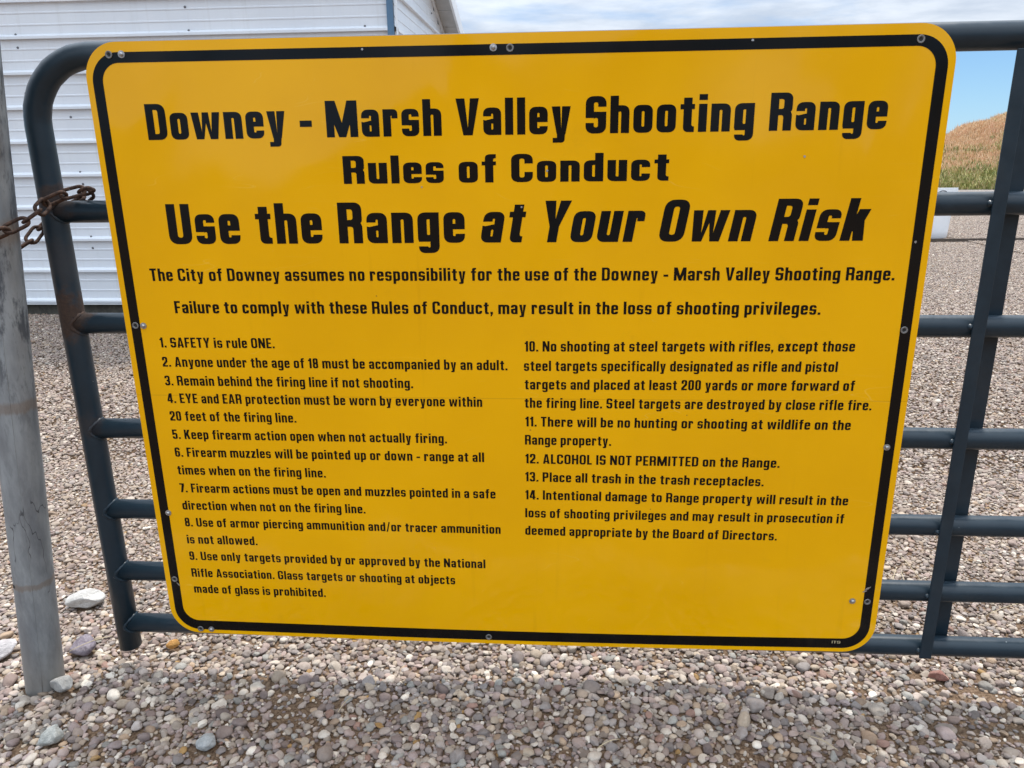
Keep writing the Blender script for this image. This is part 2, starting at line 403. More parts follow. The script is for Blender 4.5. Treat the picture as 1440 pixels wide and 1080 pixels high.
dirt_spots = [(-.47,-.10,.17,.12,1.),(-.60,.0,.14,.06,1.),(-.78,-.20,.10,.08,.8),(1.02,.04,.22,.07,1.),(.93,-.07,.2,.07,1.),(.50,-.19,.16,.06,.9),(.15,-.14,.10,.06,.5),(-.70,-.25,.22,.07,.6),(.75,-.17,.10,.05,.5),(-.3,-.2,.1,.05,.5),(-.93,.2,.1,.08,.4)]
def dirt(x, y):
    d = np.zeros_like(x)
    for a, b, sx, sy, k in dirt_spots: d = np.maximum(d, k*np.exp(-(((x-a)/sx)**2+((y-b)/sy)**2)))
    return d
def pack(x0, x1, y0, y1, sizes, cell, probe=3, dirt_on=True, base=True, periodic=False):
    """drop flat pebbles one after another into the hollows of the heap; returns x,y,z,a,b,c,rot,tilt"""
    nx, ny = int((x1-x0)/cell)+1, int((y1-y0)/cell)+1
    H = np.zeros((ny, nx))
    if base:
        gx, gy = np.meshgrid(x0+np.arange(nx)*cell, y0+np.arange(ny)*cell); H = gh(gx, gy)
    G0 = H.copy(); out = []
    for a in sizes:
        best = None
        for k in range(probe):
            x = rng.uniform(x0, x1); y = rng.uniform(y0, y1)
            if dirt_on and a > .0075:
                if rng.random() < .95*float(dirt(np.array(x), np.array(y)))*(1. if a < .02 else .8): continue
            elif dirt_on and rng.random() < .55*float(dirt(np.array(x), np.array(y))): continue
            i = min(max(int((x-x0)/cell), 0), nx-1); j = min(max(int((y-y0)/cell), 0), ny-1)
            rr = max(int(a*.55/cell), 0)
            h = H[max(j-rr,0):j+rr+1, max(i-rr,0):i+rr+1].mean(); hrel = h-G0[j, i]
            if best is None or hrel < best[0]: best = (hrel, x, y, i, j, h)
        if best is None: continue
        hrel, x, y, i, j, h = best
        if dirt_on: a = a*(1-.30*min(max((y-.02)/.35, 0), 1))
        p = int(rng.integers(NP_)); el = rng.uniform(.75, 1.15); c = a*el*PEXT[p][2]
        w = a*.8; rr = max(int(w/cell), 1)
        j0, j1, i0, i1 = max(j-rr,0), min(j+rr+1,ny), max(i-rr,0), min(i+rr+1,nx)
        sub = H[j0:j1, i0:i1]
        z = max(h, sub.mean()) + c*.42
        yy = (np.arange(j0, j1)-j)*cell; xx = (np.arange(i0, i1)-i)*cell
        q = 1-(yy[:, None]**2+xx[None, :]**2)/(w*w); top = np.where(q > 0, z+c*np.sqrt(np.maximum(q, 0))*.85, -9)
        np.maximum(sub, top, out=sub)
        # lie along the local slope of the heap
        out.append((x, y, z, a, a*rng.uniform(.85, 1.15), a*el, rng.uniform(0, 2*math.pi), rng.normal(0, .22), rng.normal(0, .22), p))
    return np.array(out)
def size_list(n_small, n_mid, n_big, sm=(.004,.008), md=(.008,.015), bg=(.016,.025)):
    s = list(rng.uniform(*sm, n_small//2)) + list(rng.uniform(*md, n_mid//2))
    rest = np.concatenate([rng.uniform(*sm, n_small-n_small//2), md[0]+(md[1]-md[0])*rng.random(n_mid-n_mid//2)**1.3, bg[0]+(bg[1]-bg[0])*rng.random(n_big)**2.2])
    rng.shuffle(rest); return s+list(rest)
near_area = (-2.0, 2.3, -.62, 1.25)
A_ = (near_area[1]-near_area[0])*(near_area[3]-near_area[2])
P = pack(*near_area, size_list(int(5600*A_), int(6200*A_), int(300*A_), sm=(.003,.0065), md=(.0055,.0132), bg=(.013,.024)), .0045)

# keep stones out of the post and the gate foot
keep = ((P[:,0]+1.05)**2+(P[:,1]+.06)**2 > (.034+P[:,3]*.55)**2)
P = P[keep]
def px_of(P):
    d = P[:, :3]-np.array(CAM[:]); X = d@np.array(right[:]); Y = d@np.array(down[:]); Z = d@np.array(fwd[:])
    return 720+1080*X/Z, 540+1080*Y/Z, 1080*P[:,3]/Z
# rocks and cobbles one can single out
def clear(P, x, y, r): return P[((P[:,0]-x)**2+(P[:,1]-y)**2) > (r+P[:,3]*.45)**2]
ROCKS = [
 (-1.045,.075,.052,.030,.021,R(-38),0,(.135,.105,.125),(.27,.23,.25),'dark purple grey rock on the gravel, just left of the foot of the gate frame'),
 (-1.155,.275,.052,.028,.022,R(20),1,(.50,.47,.43),(.66,.63,.58),'large cream white rock on the gravel behind the post, level with the second lowest rail'),
 (-1.245,.045,.056,.030,.020,R(35),2,(.44,.40,.39),(.60,.56,.54),'pale pinkish rock at the left edge of the photo beside the foot of the post'),
 (-.60,-.218,.021,.019,.014,R(10),3,(.36,.37,.36),(.50,.50,.48),'round pale grey white cobble alone in the brown dirt at the bottom left'),
 (-.915,-.225,.027,.017,.018,R(55),4,(.30,.31,.29),(.52,.52,.48),'long pale cobble standing on edge in the lower left corner, in front of the post'),
 (-.985,-.085,.027,.022,.017,R(-10),5,(.30,.29,.27),(.42,.40,.37),'lumpy grey stone leaning against the right side of the foot of the post'),
 (-.83,.10,.016,.012,.011,R(30),3,(.48,.22,.05),(.60,.33,.10),'small bright orange stone under the lowest rail, beside the lower left corner of the sign'),
 (.955,.085,.024,.014,.012,R(-15),5,(.30,.13,.10),(.40,.22,.17),'small brick red stone under the lowest rail, below the vertical brace'),
]
for (x, y, a, b, c, rz, k, c1, c2, lab) in ROCKS:
    P = clear(P, x, y, min(a, b)*.95)
    m, nt, bb = mat('rock_surface', c1, .7, spec=.35); geo = objco(nt)
    n = noisen(nt, geo, 2.2, 6, .7, .6); n_ = noisen(nt, geo, 14, 4, .7)
    cc = mixc(nt, mrange(nt, n, .35, .65), c1, c2); cc = mixc(nt, mrange(nt, n_, .4, .7, 0, .4), cc, tuple(v*.6 for v in c1))
    L(nt, cc, bb.inputs['Base Color']); bump(nt, bb, mth(nt, 'ADD', n, mth(nt, 'MULTIPLY', n_, .3)), .5, .05)
    me = hero[k].copy(); me.materials[0] = m
    o = bpy.data.objects.new('rock', me); COL.objects.link(o)
    e = [np.abs(np.array([v.co[:] for v in me.vertices])).max(0)][0]
    o.scale = (a/e[0], b/e[1], c/e[2]); o.rotation_euler = (R(8), R(-6), rz)
    o.location = (x, y, float(gh(x, y))+(.016+c*.45)*(1-.75*float(dirt(np.array(x), np.array(y)))))
    tag(o, lab, 'rock')
# the 290 stones that show largest are objects of their own, children of the ground
qx, qy, qs = px_of(P)
vis = (qx > 2) & (qx < 1438) & (qy > 905) & (qy < 1076)
score = np.where(vis, qs, 0); top = np.argsort(-score)[:288]
mask = np.zeros(len(P), bool); mask[top] = True
def euler_of(q): return (q[7], q[8], q[6])
for q in P[mask]:
    o = bpy.data.objects.new('stone', protos[int(q[9])]); COL.objects.link(o); o.parent = ground
    o.location = q[:3]; o.scale = (q[3], q[4], q[5]); o.rotation_euler = euler_of(q)
rest = P[~mask]

def scatter(name, pts, rot, scl, idx, meshes, extra_parent=None):
    col = bpy.data.collections.new(name+'_shapes')
    for i, me in enumerate(meshes):
        col.objects.link(bpy.data.objects.new(name+'_shape%02d' % i, me))
    me = bpy.data.meshes.new(name); n = len(pts); me.vertices.add(n); me.vertices.foreach_set('co', np.asarray(pts, np.float32).ravel())
    for nm, typ, arr, key in (('rot', 'FLOAT_VECTOR', rot, 'vector'), ('scl', 'FLOAT_VECTOR', scl, 'vector'), ('idx', 'INT', idx, 'value')):
        at = me.attributes.new(nm, typ, 'POINT'); at.data.foreach_set(key, np.asarray(arr, np.int32 if typ == 'INT' else np.float32).ravel())
    o = bpy.data.objects.new(name, me); COL.objects.link(o)
    g = bpy.data.node_groups.new(name, 'GeometryNodeTree')
    g.interface.new_socket('Geometry', in_out='INPUT', socket_type='NodeSocketGeometry'); g.interface.new_socket('Geometry', in_out='OUTPUT', socket_type='NodeSocketGeometry')
    gi = g.nodes.new('NodeGroupInput'); go = g.nodes.new('NodeGroupOutput')
    ci = g.nodes.new('GeometryNodeCollectionInfo'); ci.inputs['Collection'].default_value = col
    ci.inputs['Separate Children'].default_value = True; ci.inputs['Reset Children'].default_value = True
    ip = g.nodes.new('GeometryNodeInstanceOnPoints'); ip.inputs['Pick Instance'].default_value = True
    def na(nm, t):
        a = g.nodes.new('GeometryNodeInputNamedAttribute'); a.data_type = t; a.inputs['Name'].default_value = nm; return a.outputs[0]
    er = g.nodes.new('FunctionNodeEulerToRotation')
    g.links.new(na('rot', 'FLOAT_VECTOR'), er.inputs[0]); g.links.new(er.outputs[0], ip.inputs['Rotation'])
    g.links.new(na('scl', 'FLOAT_VECTOR'), ip.inputs['Scale']); g.links.new(na('idx', 'INT'), ip.inputs['Instance Index'])
    g.links.new(gi.outputs[0], ip.inputs['Points']); g.links.new(ci.outputs[0], ip.inputs['Instance']); g.links.new(ip.outputs[0], go.inputs[0])
    md = o.modifiers.new('scatter', 'NODES'); md.node_group = g
    return o
gv = scatter('gravel', rest[:, :3], rest[:, 6:9][:, [1, 2, 0]], rest[:, 3:6], rest[:, 9].astype(int), protos)
tag(gv, 'grey, mauve and cream river gravel in front of and under the gate', 'gravel', kind='stuff')

# farther gravel: a packed 1.6 m patch, laid side by side
TS = 1.6
def patch_mesh(name, sizes, cell, subdiv):
    Q = pack(0, TS, 0, TS, sizes, cell, dirt_on=False, base=False, probe=2)
    shapes = [pebble(subdiv, 500+i, .75) for i in range(12)]
    VV, FF, TT, k = [], [], [], 0
    for q in Q:
        v, f = shapes[int(q[9]) % 12]; v = v*q[3:6]
        cz, sz = math.cos(q[6]), math.sin(q[6]); cx_, sx_ = math.cos(q[7]), math.sin(q[7])
        y_ = v[:,1]*cx_-v[:,2]*sx_; z_ = v[:,1]*sx_+v[:,2]*cx_; x_ = v[:,0]
        VV.append(np.stack([x_*cz-y_*sz+q[0]-TS/2, x_*sz+y_*cz+q[1]-TS/2, z_+q[2]], 1)); FF.append(f+k); TT.append(np.full(len(v), rng.random())); k += len(v)
    V = np.concatenate(VV); F = np.concatenate(FF); T = np.concatenate(TT)
    me = bpy.data.meshes.new(name); me.vertices.add(len(V)); me.vertices.foreach_set('co', V.astype(np.float32).ravel())
    me.loops.add(len(F)*3); me.loops.foreach_set('vertex_index', F.astype(np.int32).ravel()); me.polygons.add(len(F))
    me.polygons.foreach_set('loop_start', np.arange(0, len(F)*3, 3, dtype=np.int32)); me.update(calc_edges=True)
    me.polygons.foreach_set('use_smooth', np.ones(len(F), bool))
    at = me.attributes.new('tint', 'FLOAT', 'POINT'); at.data.foreach_set('value', T.astype(np.float32)); me.materials.append(M_stone_far)
    return me
nT = TS*TS
tileA = [patch_mesh('gravel_patch', size_list(int(2200*nT), int(4600*nT), int(120*nT), sm=(.003,.006), md=(.005,.0105), bg=(.010,.019)), .006, k) for k in (2, 1)]
pts, rots, scs, ids = [], [], [], []
for j in range(0, 9):
    for i in range(-6, 11):
        x, y = i*TS*.97, near_area[3]+TS*.49+j*TS*.97
        if x < -1.0*(y+1.44)*1.05-TS or x > (y+1.44)*.95+TS: continue
        if y > 5.0 and x < -1.2: continue
        if 4.2 < y < 12 and x < -2.0: continue
        pts.append((x, y, float(gh(x, y))-.012)); rots.append((0, 0, random.choice((0, .5, 1, 1.5))*math.pi)); scs.append((1, 1, 1)); ids.append(0 if j < 3 else 1)
for sx in (-1, 1):   # beside the near bed
    for k in range(2):
        x = near_area[0]-TS*.485-k*TS*.97 if sx < 0 else near_area[1]+TS*.485+k*TS*.97
        for yy in (-.05, 1.3 - TS*.28):
            pts.append((x, yy, float(gh(x, yy)))); rots.append((0, 0, random.choice((0, .5, 1, 1.5))*math.pi)); scs.append((1, 1, 1)); ids.append(0)
gf = scatter('gravel', pts, rots, scs, ids, tileA)
tag(gf, 'evenly spread sunlit gravel yard behind the gate, up to the shed and the grassy bank', 'gravel', kind='stuff')

#@@GATE
# ------------------------------------------------------------------ gate
RT, YG = .0215, .032
gate = empty('tube_gate', (-.890, YG, 0)); tag(gate, 'dark slate blue tubular steel farm gate with seven rails behind the yellow sign', 'gate')
def gp(o):      # parts keep world coordinates for their paint: undo the parent's offset
    o.parent = gate; o.matrix_parent_inverse = Matrix.Translation(gate.location).inverted(); return o
XL, XR = -.890, 2.73
path = [(XL, YG, .048), (XL, YG, .3), (XL, YG, .7), (XL, YG, 1.05)]
rb = .122
for k in range(13):
    a = math.pi - k/12*math.pi/2; path.append((XL+rb+rb*math.cos(a), YG, 1.3115-rb+rb*math.sin(a)))
path += [(x, YG, 1.3115-.0008*math.sin((x-XL)*1.7)) for x in np.linspace(XL+rb+.1, XR-rb-.1, 12)]
for k in range(13):
    a = math.pi/2 - k/12*math.pi/2; path.append((XR-rb+rb*math.cos(a), YG, 1.3115-rb+rb*math.sin(a)))
path += [(XR, YG, 1.05), (XR, YG, .5), (XR, YG, .048)]
rr = []
for i, p in enumerate(path): rr.append(RT+ (.0004*math.sin(i*2.4) if 3 < i < 17 else 0))
v, f = tube(path, rr, 28, caps=False)
fr = gp(mesh_obj('frame', v, f, M_gate, smooth=True))
# open tube ends show their wall thickness
sol = fr.modifiers.new('wall', 'SOLIDIFY'); sol.thickness = .0022; sol.offset = -1
RAILS = [1.032, .808, .5815, .394, .242, .1093]
for z in RAILS:
    xs = np.linspace(XL+.012, XR-.012, 14); o_ = random.uniform(0, 6)
    v, f = tube([(x, YG+.0006*math.sin(3*x+o_), z+.0012*math.sin(1.3*x+o_)) for x in xs], RT*.985, 24)
    gp(mesh_obj('rail', v, f, M_gate, smooth=True))
    # uneven weld bead where the rail meets the upright
    for X, sgn in ((XL, 1), (XR, -1)):
        ring = []; rad = []
        for k in range(26):
            a = 2*math.pi*k/26; rad.append(.0032+.0011*math.sin(k*2.9+z*40)+random.uniform(0, .0008))
            ring.append((X+sgn*(math.sqrt(max(RT**2-(RT*math.sin(a)*.97)**2, 0))+.0012), YG+RT*math.sin(a), z+RT*math.cos(a)))
        v, f = tube(ring, rad, 8, closed=True)
        gp(mesh_obj('weld_bead', v, f, M_gate, smooth=True))
# vertical brace: narrow strap in front of the rails, wider angle behind them
v, f = merge([box(.862, .0030, .096, .886, .0078, 1.288)])
br = gp(mesh_obj('brace_strap', v, f, M_gate)); bevel(br, .0012)
v, f = merge([box(.903, .0560, .085, .940, .0605, 1.288)])
bb_ = gp(mesh_obj('brace_back', v, f, M_gate)); bevel(bb_, .0012)
for z in RAILS:
    v, f = lathe([(0, .0075), (.0032, .006), (.0052, .0032), (.0062, 0)], 8, 'y', (.861, .0125, z-.002+random.uniform(-.004, .004)))
    o = gp(mesh_obj('weld_spot', v, f, M_gate, smooth=True))

#@@SIGN
# ------------------------------------------------------------------ lettering: outlines drawn stroke by stroke and united
def rr_(x0, y0, x1, y1, r=(0, 0, 0, 0)):
    """rounded box, corner radii bottom-left, bottom-right, top-right, top-left; a squarish curve"""
    if not hasattr(r, '__len__'): r = (r,)*4
    P_ = []; W_, H_ = x1-x0, y1-y0
    cs = [(x0, y0, 1, 1, r[0], 0), (x1, y0, -1, 1, r[1], 1), (x1, y1, -1, -1, r[2], 2), (x0, y1, 1, -1, r[3], 3)]
    for cx_, cy_, sx, sy, q, k in cs:
        q = min(q, W_/2, H_/2) if q else 0
        if q <= 1e-6: P_.append((cx_, cy_)); continue
        n = 6; seq = []
        for i in range(n+1):
            t = i/n*math.pi/2; c, s = math.cos(t)**.85, math.sin(t)**.85
            seq.append((cx_+sx*q*(1-c), cy_+sy*q*(1-s)))
        # seq goes from the horizontal... order by corner so that the outline runs anticlockwise
        P_ += seq if k in (0, 2) else seq[::-1]
    return P_
def sl_(x0, y0, x1, y1, w): return [(x0, y0), (x0+w, y0), (x1+w, y1), (x1, y1)]
XH, DE = .745, -.235
def glyphs(s=.205, t=.165):
    G = {}
    q = .19; qi = .065      # outer and inner corner radii
    def ring(x0, y0, x1, y1, ro=q, ri=qi, ss=None, tt=None):
        ss = ss or s; tt = tt or t
        ri4 = tuple(ri if (c_ if hasattr(ro, '__len__') else 1) else 0 for c_ in (ro if hasattr(ro, '__len__') else (1,)*4))
        return [('+', rr_(x0, y0, x1, y1, ro)), ('-', rr_(x0+ss, y0+tt, x1-ss, y1-tt, ri4))]
    def bx(x0, y0, x1, y1): return ('+', rr_(x0, y0, x1, y1))
    def cut(x0, y0, x1, y1): return ('-', rr_(x0, y0, x1, y1))
    w = .50; W_ = .56
    # --- lower case
    G['o'] = (w, ring(0, 0, w, XH))
    G['e'] = (w-.01, ring(0, 0, w-.01, XH)+[bx(s*.6, .33, w-.03, .33+t*.82), cut(w-.01-s-.001, .22, w+.1, .33)])
    G['c'] = (w-.02, ring(0, 0, w-.02, XH)+[cut(w-.02-s-.001, .26, w+.1, XH-.26)])
    G['a'] = (w-.02, [('+', rr_(0, 0, w-.02, XH, (q, 0, q, q))), ('-', rr_(s, .44, w-.02-s, XH-t, (0, 0, qi, qi))), cut(-.1, .44, s+.001, XH-.235),
                      ('-', rr_(s, t*.9, w-.02-s, .315, (qi, qi, qi, qi))), ('-', [( -.02, .42), (-.02, .47), (s+.02, .47), (s+.02, .44), (.06, .40)]), ])
    G['b'] = (w, ring(0, 0, w, XH, (0, q, q, 0))+[bx(0, 0, s, 1)])
    G['d'] = (w, ring(0, 0, w, XH, (q, 0, 0, q))+[bx(w-s, 0, w, 1)])
    G['p'] = (w, ring(0, 0, w, XH, (0, q, q, 0))+[bx(0, DE, s, XH)])
    G['q'] = (w, ring(0, 0, w, XH, (q, 0, 0, q))+[bx(w-s, DE, w, XH)])
    G['g'] = (w, ring(0, .03, w, XH, (q, 0, 0, q))+[bx(w-s, 0, w, XH), ('+', rr_(.015, DE-.015, w, .3, (q*.8, q, 0, 0))), ('-', rr_(.015+s, DE-.015+t*.85, w-s, .0, (qi, qi, 0, 0))),
                       cut(-.1, -.085, .015+s, .001), cut(0.0, -.001, w-s, .03)] )
    G['g'][1].append(('+', rr_(0, .03, w-s+.02, .2, (q, 0, 0, 0)))); G['g'][1].append(('-', rr_(s, .03+t, w-s, .35, (qi, qi, 0, 0))))
    G['n'] = (w, [('+', rr_(.06, 0, w, XH, (0, 0, q, q*.7))), ('-', rr_(s, -.1, w-s, XH-t, (0, 0, qi, qi))), bx(0, 0, s, XH)])
    G['h'] = (w, [('+', rr_(.06, 0, w, XH, (0, 0, q, q*.7))), ('-', rr_(s, -.1, w-s, XH-t, (0, 0, qi, qi))), bx(0, 0, s, 1)])
    G['u'] = (w, [('+', rr_(0, 0, w-.06, XH, (q, q*.7, 0, 0))), ('+', rr_(w-.08, .0, w, XH)), ('-', rr_(s, t, w-s, XH+.1, (qi, qi, 0, 0))), bx(w-s, 0, w, XH)])
    mw = .80; hole = (mw-3*s)/2
    G['m'] = (mw, [('+', rr_(.06, 0, mw, XH, (0, 0, q, q*.7))), ('-', rr_(s, -.1, s+hole, XH-t, (0, 0, qi, qi))), ('-', rr_(2*s+hole, -.1, mw-s, XH-t, (0, 0, qi, qi))), bx(0, 0, s, XH),
                   ('-', [(s+hole+s*.5-.02, XH+.01), (s+hole+s*.5+.05, XH+.01), (s+hole+s*.5+.012, XH-.03)])])
    G['r'] = (.40, [('+', rr_(.06, .3, .40, XH, (0, 0, q*.7, q*.6))), ('-', rr_(s, .2, .40-s*.75, XH-t*1.05, (0, 0, qi, qi))), cut(s, .2, .5, XH-.25), bx(0, 0, s, XH)])
    G['i'] = (s, [bx(0, 0, s, XH), bx(0, .845, s, 1)])
    G['l'] = (s, [bx(0, 0, s, 1)])
    G['j'] = (s+.07, [bx(.07, -.1, .07+s, XH), bx(.07, .845, .07+s, 1), ('+', rr_(-.05, DE, .07+s, 0, (0, q*.7, 0, 0))), cut(-.06, DE+t*.85, .07, .1)])
    G['t'] = (.37, [bx(0, XH-t*.82, .37, XH), ('+', rr_(.085, 0, .37, .915, (q*.85, 0, 0, 0))), cut(.085+s, XH+.001, .5, 1.2), ('-', rr_(.085+s, t*.9, .5, XH-t*.82, (qi, 0, 0, 0)))])
    G['f'] = (.37, [bx(0, XH-t*.82, .36, XH), ('+', rr_(.085, 0, .37, 1.0, (0, 0, 0, q*.9))), ('-', rr_(.085+s, XH, .5, 1-t*.85, (0, 0, 0, qi))), cut(.085+s, -.1, .5, XH-t*.82)])
    G['s'] = (.47, S_(0, 0, .47, XH, s*.93, t*.88, q*.95, qi))
    def vee(W2, top, sw): return [('+', [(0, top), (sw, top), (W2/2+sw*.02, .12), (W2-sw, top), (W2, top), (W2/2+sw*.52, 0), (W2/2-sw*.52, 0)])]
    G['v'] = (.50, vee(.50, XH, s*1.05))
    G['y'] = (.50, vee(.50, XH, s*1.05)+[('+', [(.13, .12), (.37, .12), (.345, -.12), (.14, -.12)]), ('+', rr_(.03, DE, .345, -.04, (0, q*.9, 0, 0))), cut(.0, DE+t*.8, .14, .0)])
    def dbl(W2, top, sw):
        h = W2/2; return [('+', [(0, top), (sw, top), (h/2+sw*.32, .2), (h-sw*.42, top), (h+sw*.42, top), (W2-h/2-sw*.32, .2), (W2-sw, top), (W2, top), (W2-h/2+sw*.48, 0), (W2-h/2-sw*.52, 0), (h, top*.60), (h/2+sw*.52, 0), (h/2-sw*.48, 0)])]
    G['w'] = (.80, dbl(.80, XH, s*.98))
    G['x'] = (.50, [('+', sl_(0, 0, .50-s*1.12, XH, s*1.12)), ('+', sl_(.50-s*1.12, 0, 0, XH, s*1.12))])
    G['z'] = (.43, [bx(0, 0, .43, t), bx(0, XH-t, .43, XH), ('+', sl_(0, t*.9, .43-s*1.25, XH-t*.9, s*1.25))])
    G['k'] = (.51, [bx(0, 0, s, 1), ('+', sl_(s*.5, .22, .50-s*1.15, XH, s*1.15)), ('+', sl_(.51-s*1.1, 0, s*.9, .46, s*1.1)), cut(-.3, -.1, 0, 1)])
    # --- capitals
    G['D'] = (W_, ring(0, 0, W_, 1, (0, q*1.25, q*1.25, 0)))
    G['O'] = (W_, ring(0, 0, W_, 1, q*1.2, qi*1.2))
    G['C'] = (W_, ring(0, 0, W_, 1, q*1.2, qi*1.2)+[cut(W_-s-.001, .36, W_+.1, .66)])
    G['G'] = (W_, ring(0, 0, W_, 1, q*1.2, qi*1.2)+[cut(W_-s-.001, .40, W_+.1, .66), bx(W_*.52, .40, W_, .40+t*.85)])
    G['U'] = (W_, [('+', rr_(0, 0, W_, 1, (q*1.2, q*1.2, 0, 0))), ('-', rr_(s, t, W_-s, 1.1, (qi, qi, 0, 0)))])
    G['P'] = (.54, ring(0, .40, .54, 1, (0, q, q, 0), qi)+[bx(0, 0, s, 1)])
    G['R'] = (.56, ring(0, .41, .56, 1, (0, q, q, 0), qi)+[bx(0, 0, s, 1), ('+', rr_(.2, .0, .56, .52, (0, 0, q*.7, 0))), ('-', rr_(s, -.1, .56-s, .41, (0, 0, qi, 0))), ('-', [(.56-.035, .5), (.6, .6), (.6, .43)])])
    G['B'] = (.56, ring(0, .43, .545, 1, (0, q, q, 0), qi)+ring(0, 0, .56, .43+t*.9, (0, q, q, 0), qi)+[bx(0, 0, s, 1), bx(s*.5, .43, .42, .43+t*.85)])
    G['E'] = (.46, [bx(0, 0, s, 1), bx(0, 0, .46, t), bx(0, 1-t, .46, 1), bx(0, .43, .42, .43+t*.9)])
    G['F'] = (.45, [bx(0, 0, s, 1), bx(0, 1-t, .45, 1), bx(0, .42, .41, .42+t*.9)])
    G['L'] = (.43, [bx(0, 0, s, 1), bx(0, 0, .43, t)])
    G['T'] = (.50, [bx(.25-s/2, 0, .25+s/2, 1), bx(0, 1-t, .50, 1)])
    G['H'] = (.58, [bx(0, 0, s, 1), bx(.58-s, 0, .58, 1), bx(0, .43, .58, .43+t)])
    G['I'] = (s, [bx(0, 0, s, 1)])
    G['K'] = (.58, [bx(0, 0, s, 1), ('+', sl_(s*.4, .33, .57-s*1.2, 1, s*1.2)), ('+', sl_(.58-s*1.15, 0, s*.95, .58, s*1.15)), cut(-.3, -.1, 0, 1)])
    G['M'] = (.86, [bx(0, 0, s, 1), bx(.86-s, 0, .86, 1), ('+', [(0, 1), (s*1.25, 1), (.43+.03, .28), (.43+s*.45, 0), (.43-s*.45, 0)]), ('+', [(.86, 1), (.86-s*1.25, 1), (.43-.03, .28), (.43-s*.45, 0), (.43+s*.45, 0)])])
    G['N'] = (.62, [bx(0, 0, s, 1), bx(.62-s, 0, .62, 1), ('+', [(0, 1), (s*1.1, 1), (.62, 0), (.62-s*1.1, 0)])])
    G['S'] = (.54, S_(0, 0, .54, 1, s, t, q*1.15, qi*1.1))
    G['V'] = (.62, [('+', [(0, 1), (s*1.1, 1), (.31, .2), (.62-s*1.1, 1), (.62, 1), (.31+s*.58, 0), (.31-s*.58, 0)])])
    G['A'] = (.60, [('+', [(0, 0), (s*1.05, 0), (.30, .8), (.60-s*1.05, 0), (.60, 0), (.30+s*.6, 1), (.30-s*.6, 1)]), ('+', [(.15, .17), (.45, .17), (.42, .17+t*.85), (.18, .17+t*.85)])])
    G['Y'] = (.60, [bx(.30-s/2, 0, .30+s/2, .5), ('+', [(0, 1), (s*1.15, 1), (.30, .56), (.60-s*1.15, 1), (.60, 1), (.30+s/2, .38), (.30-s/2, .38)])])
    # --- figures
    w9 = .50
    G['0'] = (w9, ring(0, 0, w9, 1, q*1.1, qi))
    G['1'] = (.30, [bx(.30-s, 0, .30, 1), ('+', [(0, .72), (.12, .72), (.12, .86), (.0, .86)]), ('+', [(.06, .72), (.30-s+.02, .80), (.30-s+.05, 1), (.13, .9), (.06, .86)])])
    G['2'] = (w9, [('+', rr_(0, .45, w9, 1, (0, q*.8, q, q))), ('-', rr_(s, .3, w9-s, 1-t, (0, 0, qi, qi))), cut(-.1, .3, s+.001, .64), cut(-.1, .3, w9-s, .64),
                     ('+', [(0, .0), (0, .22), (w9-s, .60), (w9, .62), (w9, .50), (w9*.62, .30), (s*1.1, t)]), bx(0, 0, w9, t)])
    G['3'] = (w9, ring(0, 0, w9, .55, (q, q, q, 0))+ring(0, .42, w9, 1, (0, q, q, q))+[cut(-.1, .27, s+.001, .72), bx(.17, .43, w9-.1, .43+t*.8), ('-', [(w9-.03, .49), (w9+.1, .55), (w9+.1, .43)])])
    G['4'] = (.54, [bx(.54-s-.07, 0, .54-.07, 1), bx(0, .17, .54, .17+t*.9), ('+', [(0, .2), (0, .34), (.20, 1), (.40, 1), (.17, .3)])])
    G['5'] = (w9, [bx(0, .45, s*.95, 1), bx(0, 1-t, w9-.03, 1)]+[('+', rr_(0, 0, w9, .64, (q, q, q, 0))), ('-', rr_(s, t, w9-s, .64-t, (qi, qi, qi, qi))), cut(-.1, .27, s+.001, .43), bx(0, .43, s*.95, .9)])
    G['6'] = (w9, ring(0, 0, w9, 1, q*1.1, qi)+[cut(w9-s-.001, .5, w9+.1, .72), ('+', rr_(.1, .45, w9, .61, (0, 0, q*.8, 0))), ('-', rr_(s, t, w9-s, .61-t*.9, (qi, qi, qi, 0)))])
    G['7'] = (.47, [bx(0, 1-t, .47, 1), ('+', [(.08, 0), (.08+s*1.05, 0), (.47, .8), (.47, 1-t*.5), (.47-s*1.2, 1-t*.5)])])
    G['8'] = (w9, ring(0, 0, w9, .56, q, qi)+ring(.012, .43, w9-.012, 1, q, qi)+[bx(.17, .43, w9-.17, .56)])
    G['9'] = (w9, ring(0, 0, w9, 1, q*1.1, qi)+[cut(-.1, .28, s+.001, .5), ('+', rr_(0, .39, w9-.1, .55, (q*.8, 0, 0, 0))), ('-', rr_(s, .39+t*.9, w9-s, 1-t, (0, qi, qi, qi)))])
    G['.'] = (s*.95, [bx(0, 0, s*.95, .18)])
    G[','] = (s*.95, [bx(0, 0, s*.95, .18), ('+', [(s*.3, .01), (s*.95, .01), (s*.45, -.17), (0.0, -.17)])])
    G['-'] = (.33, [bx(0, .30, .33, .30+t*1.05)])
    G['/'] = (.36, [('+', sl_(0, -.06, .36-.13, 1.04, .13))])
    return G
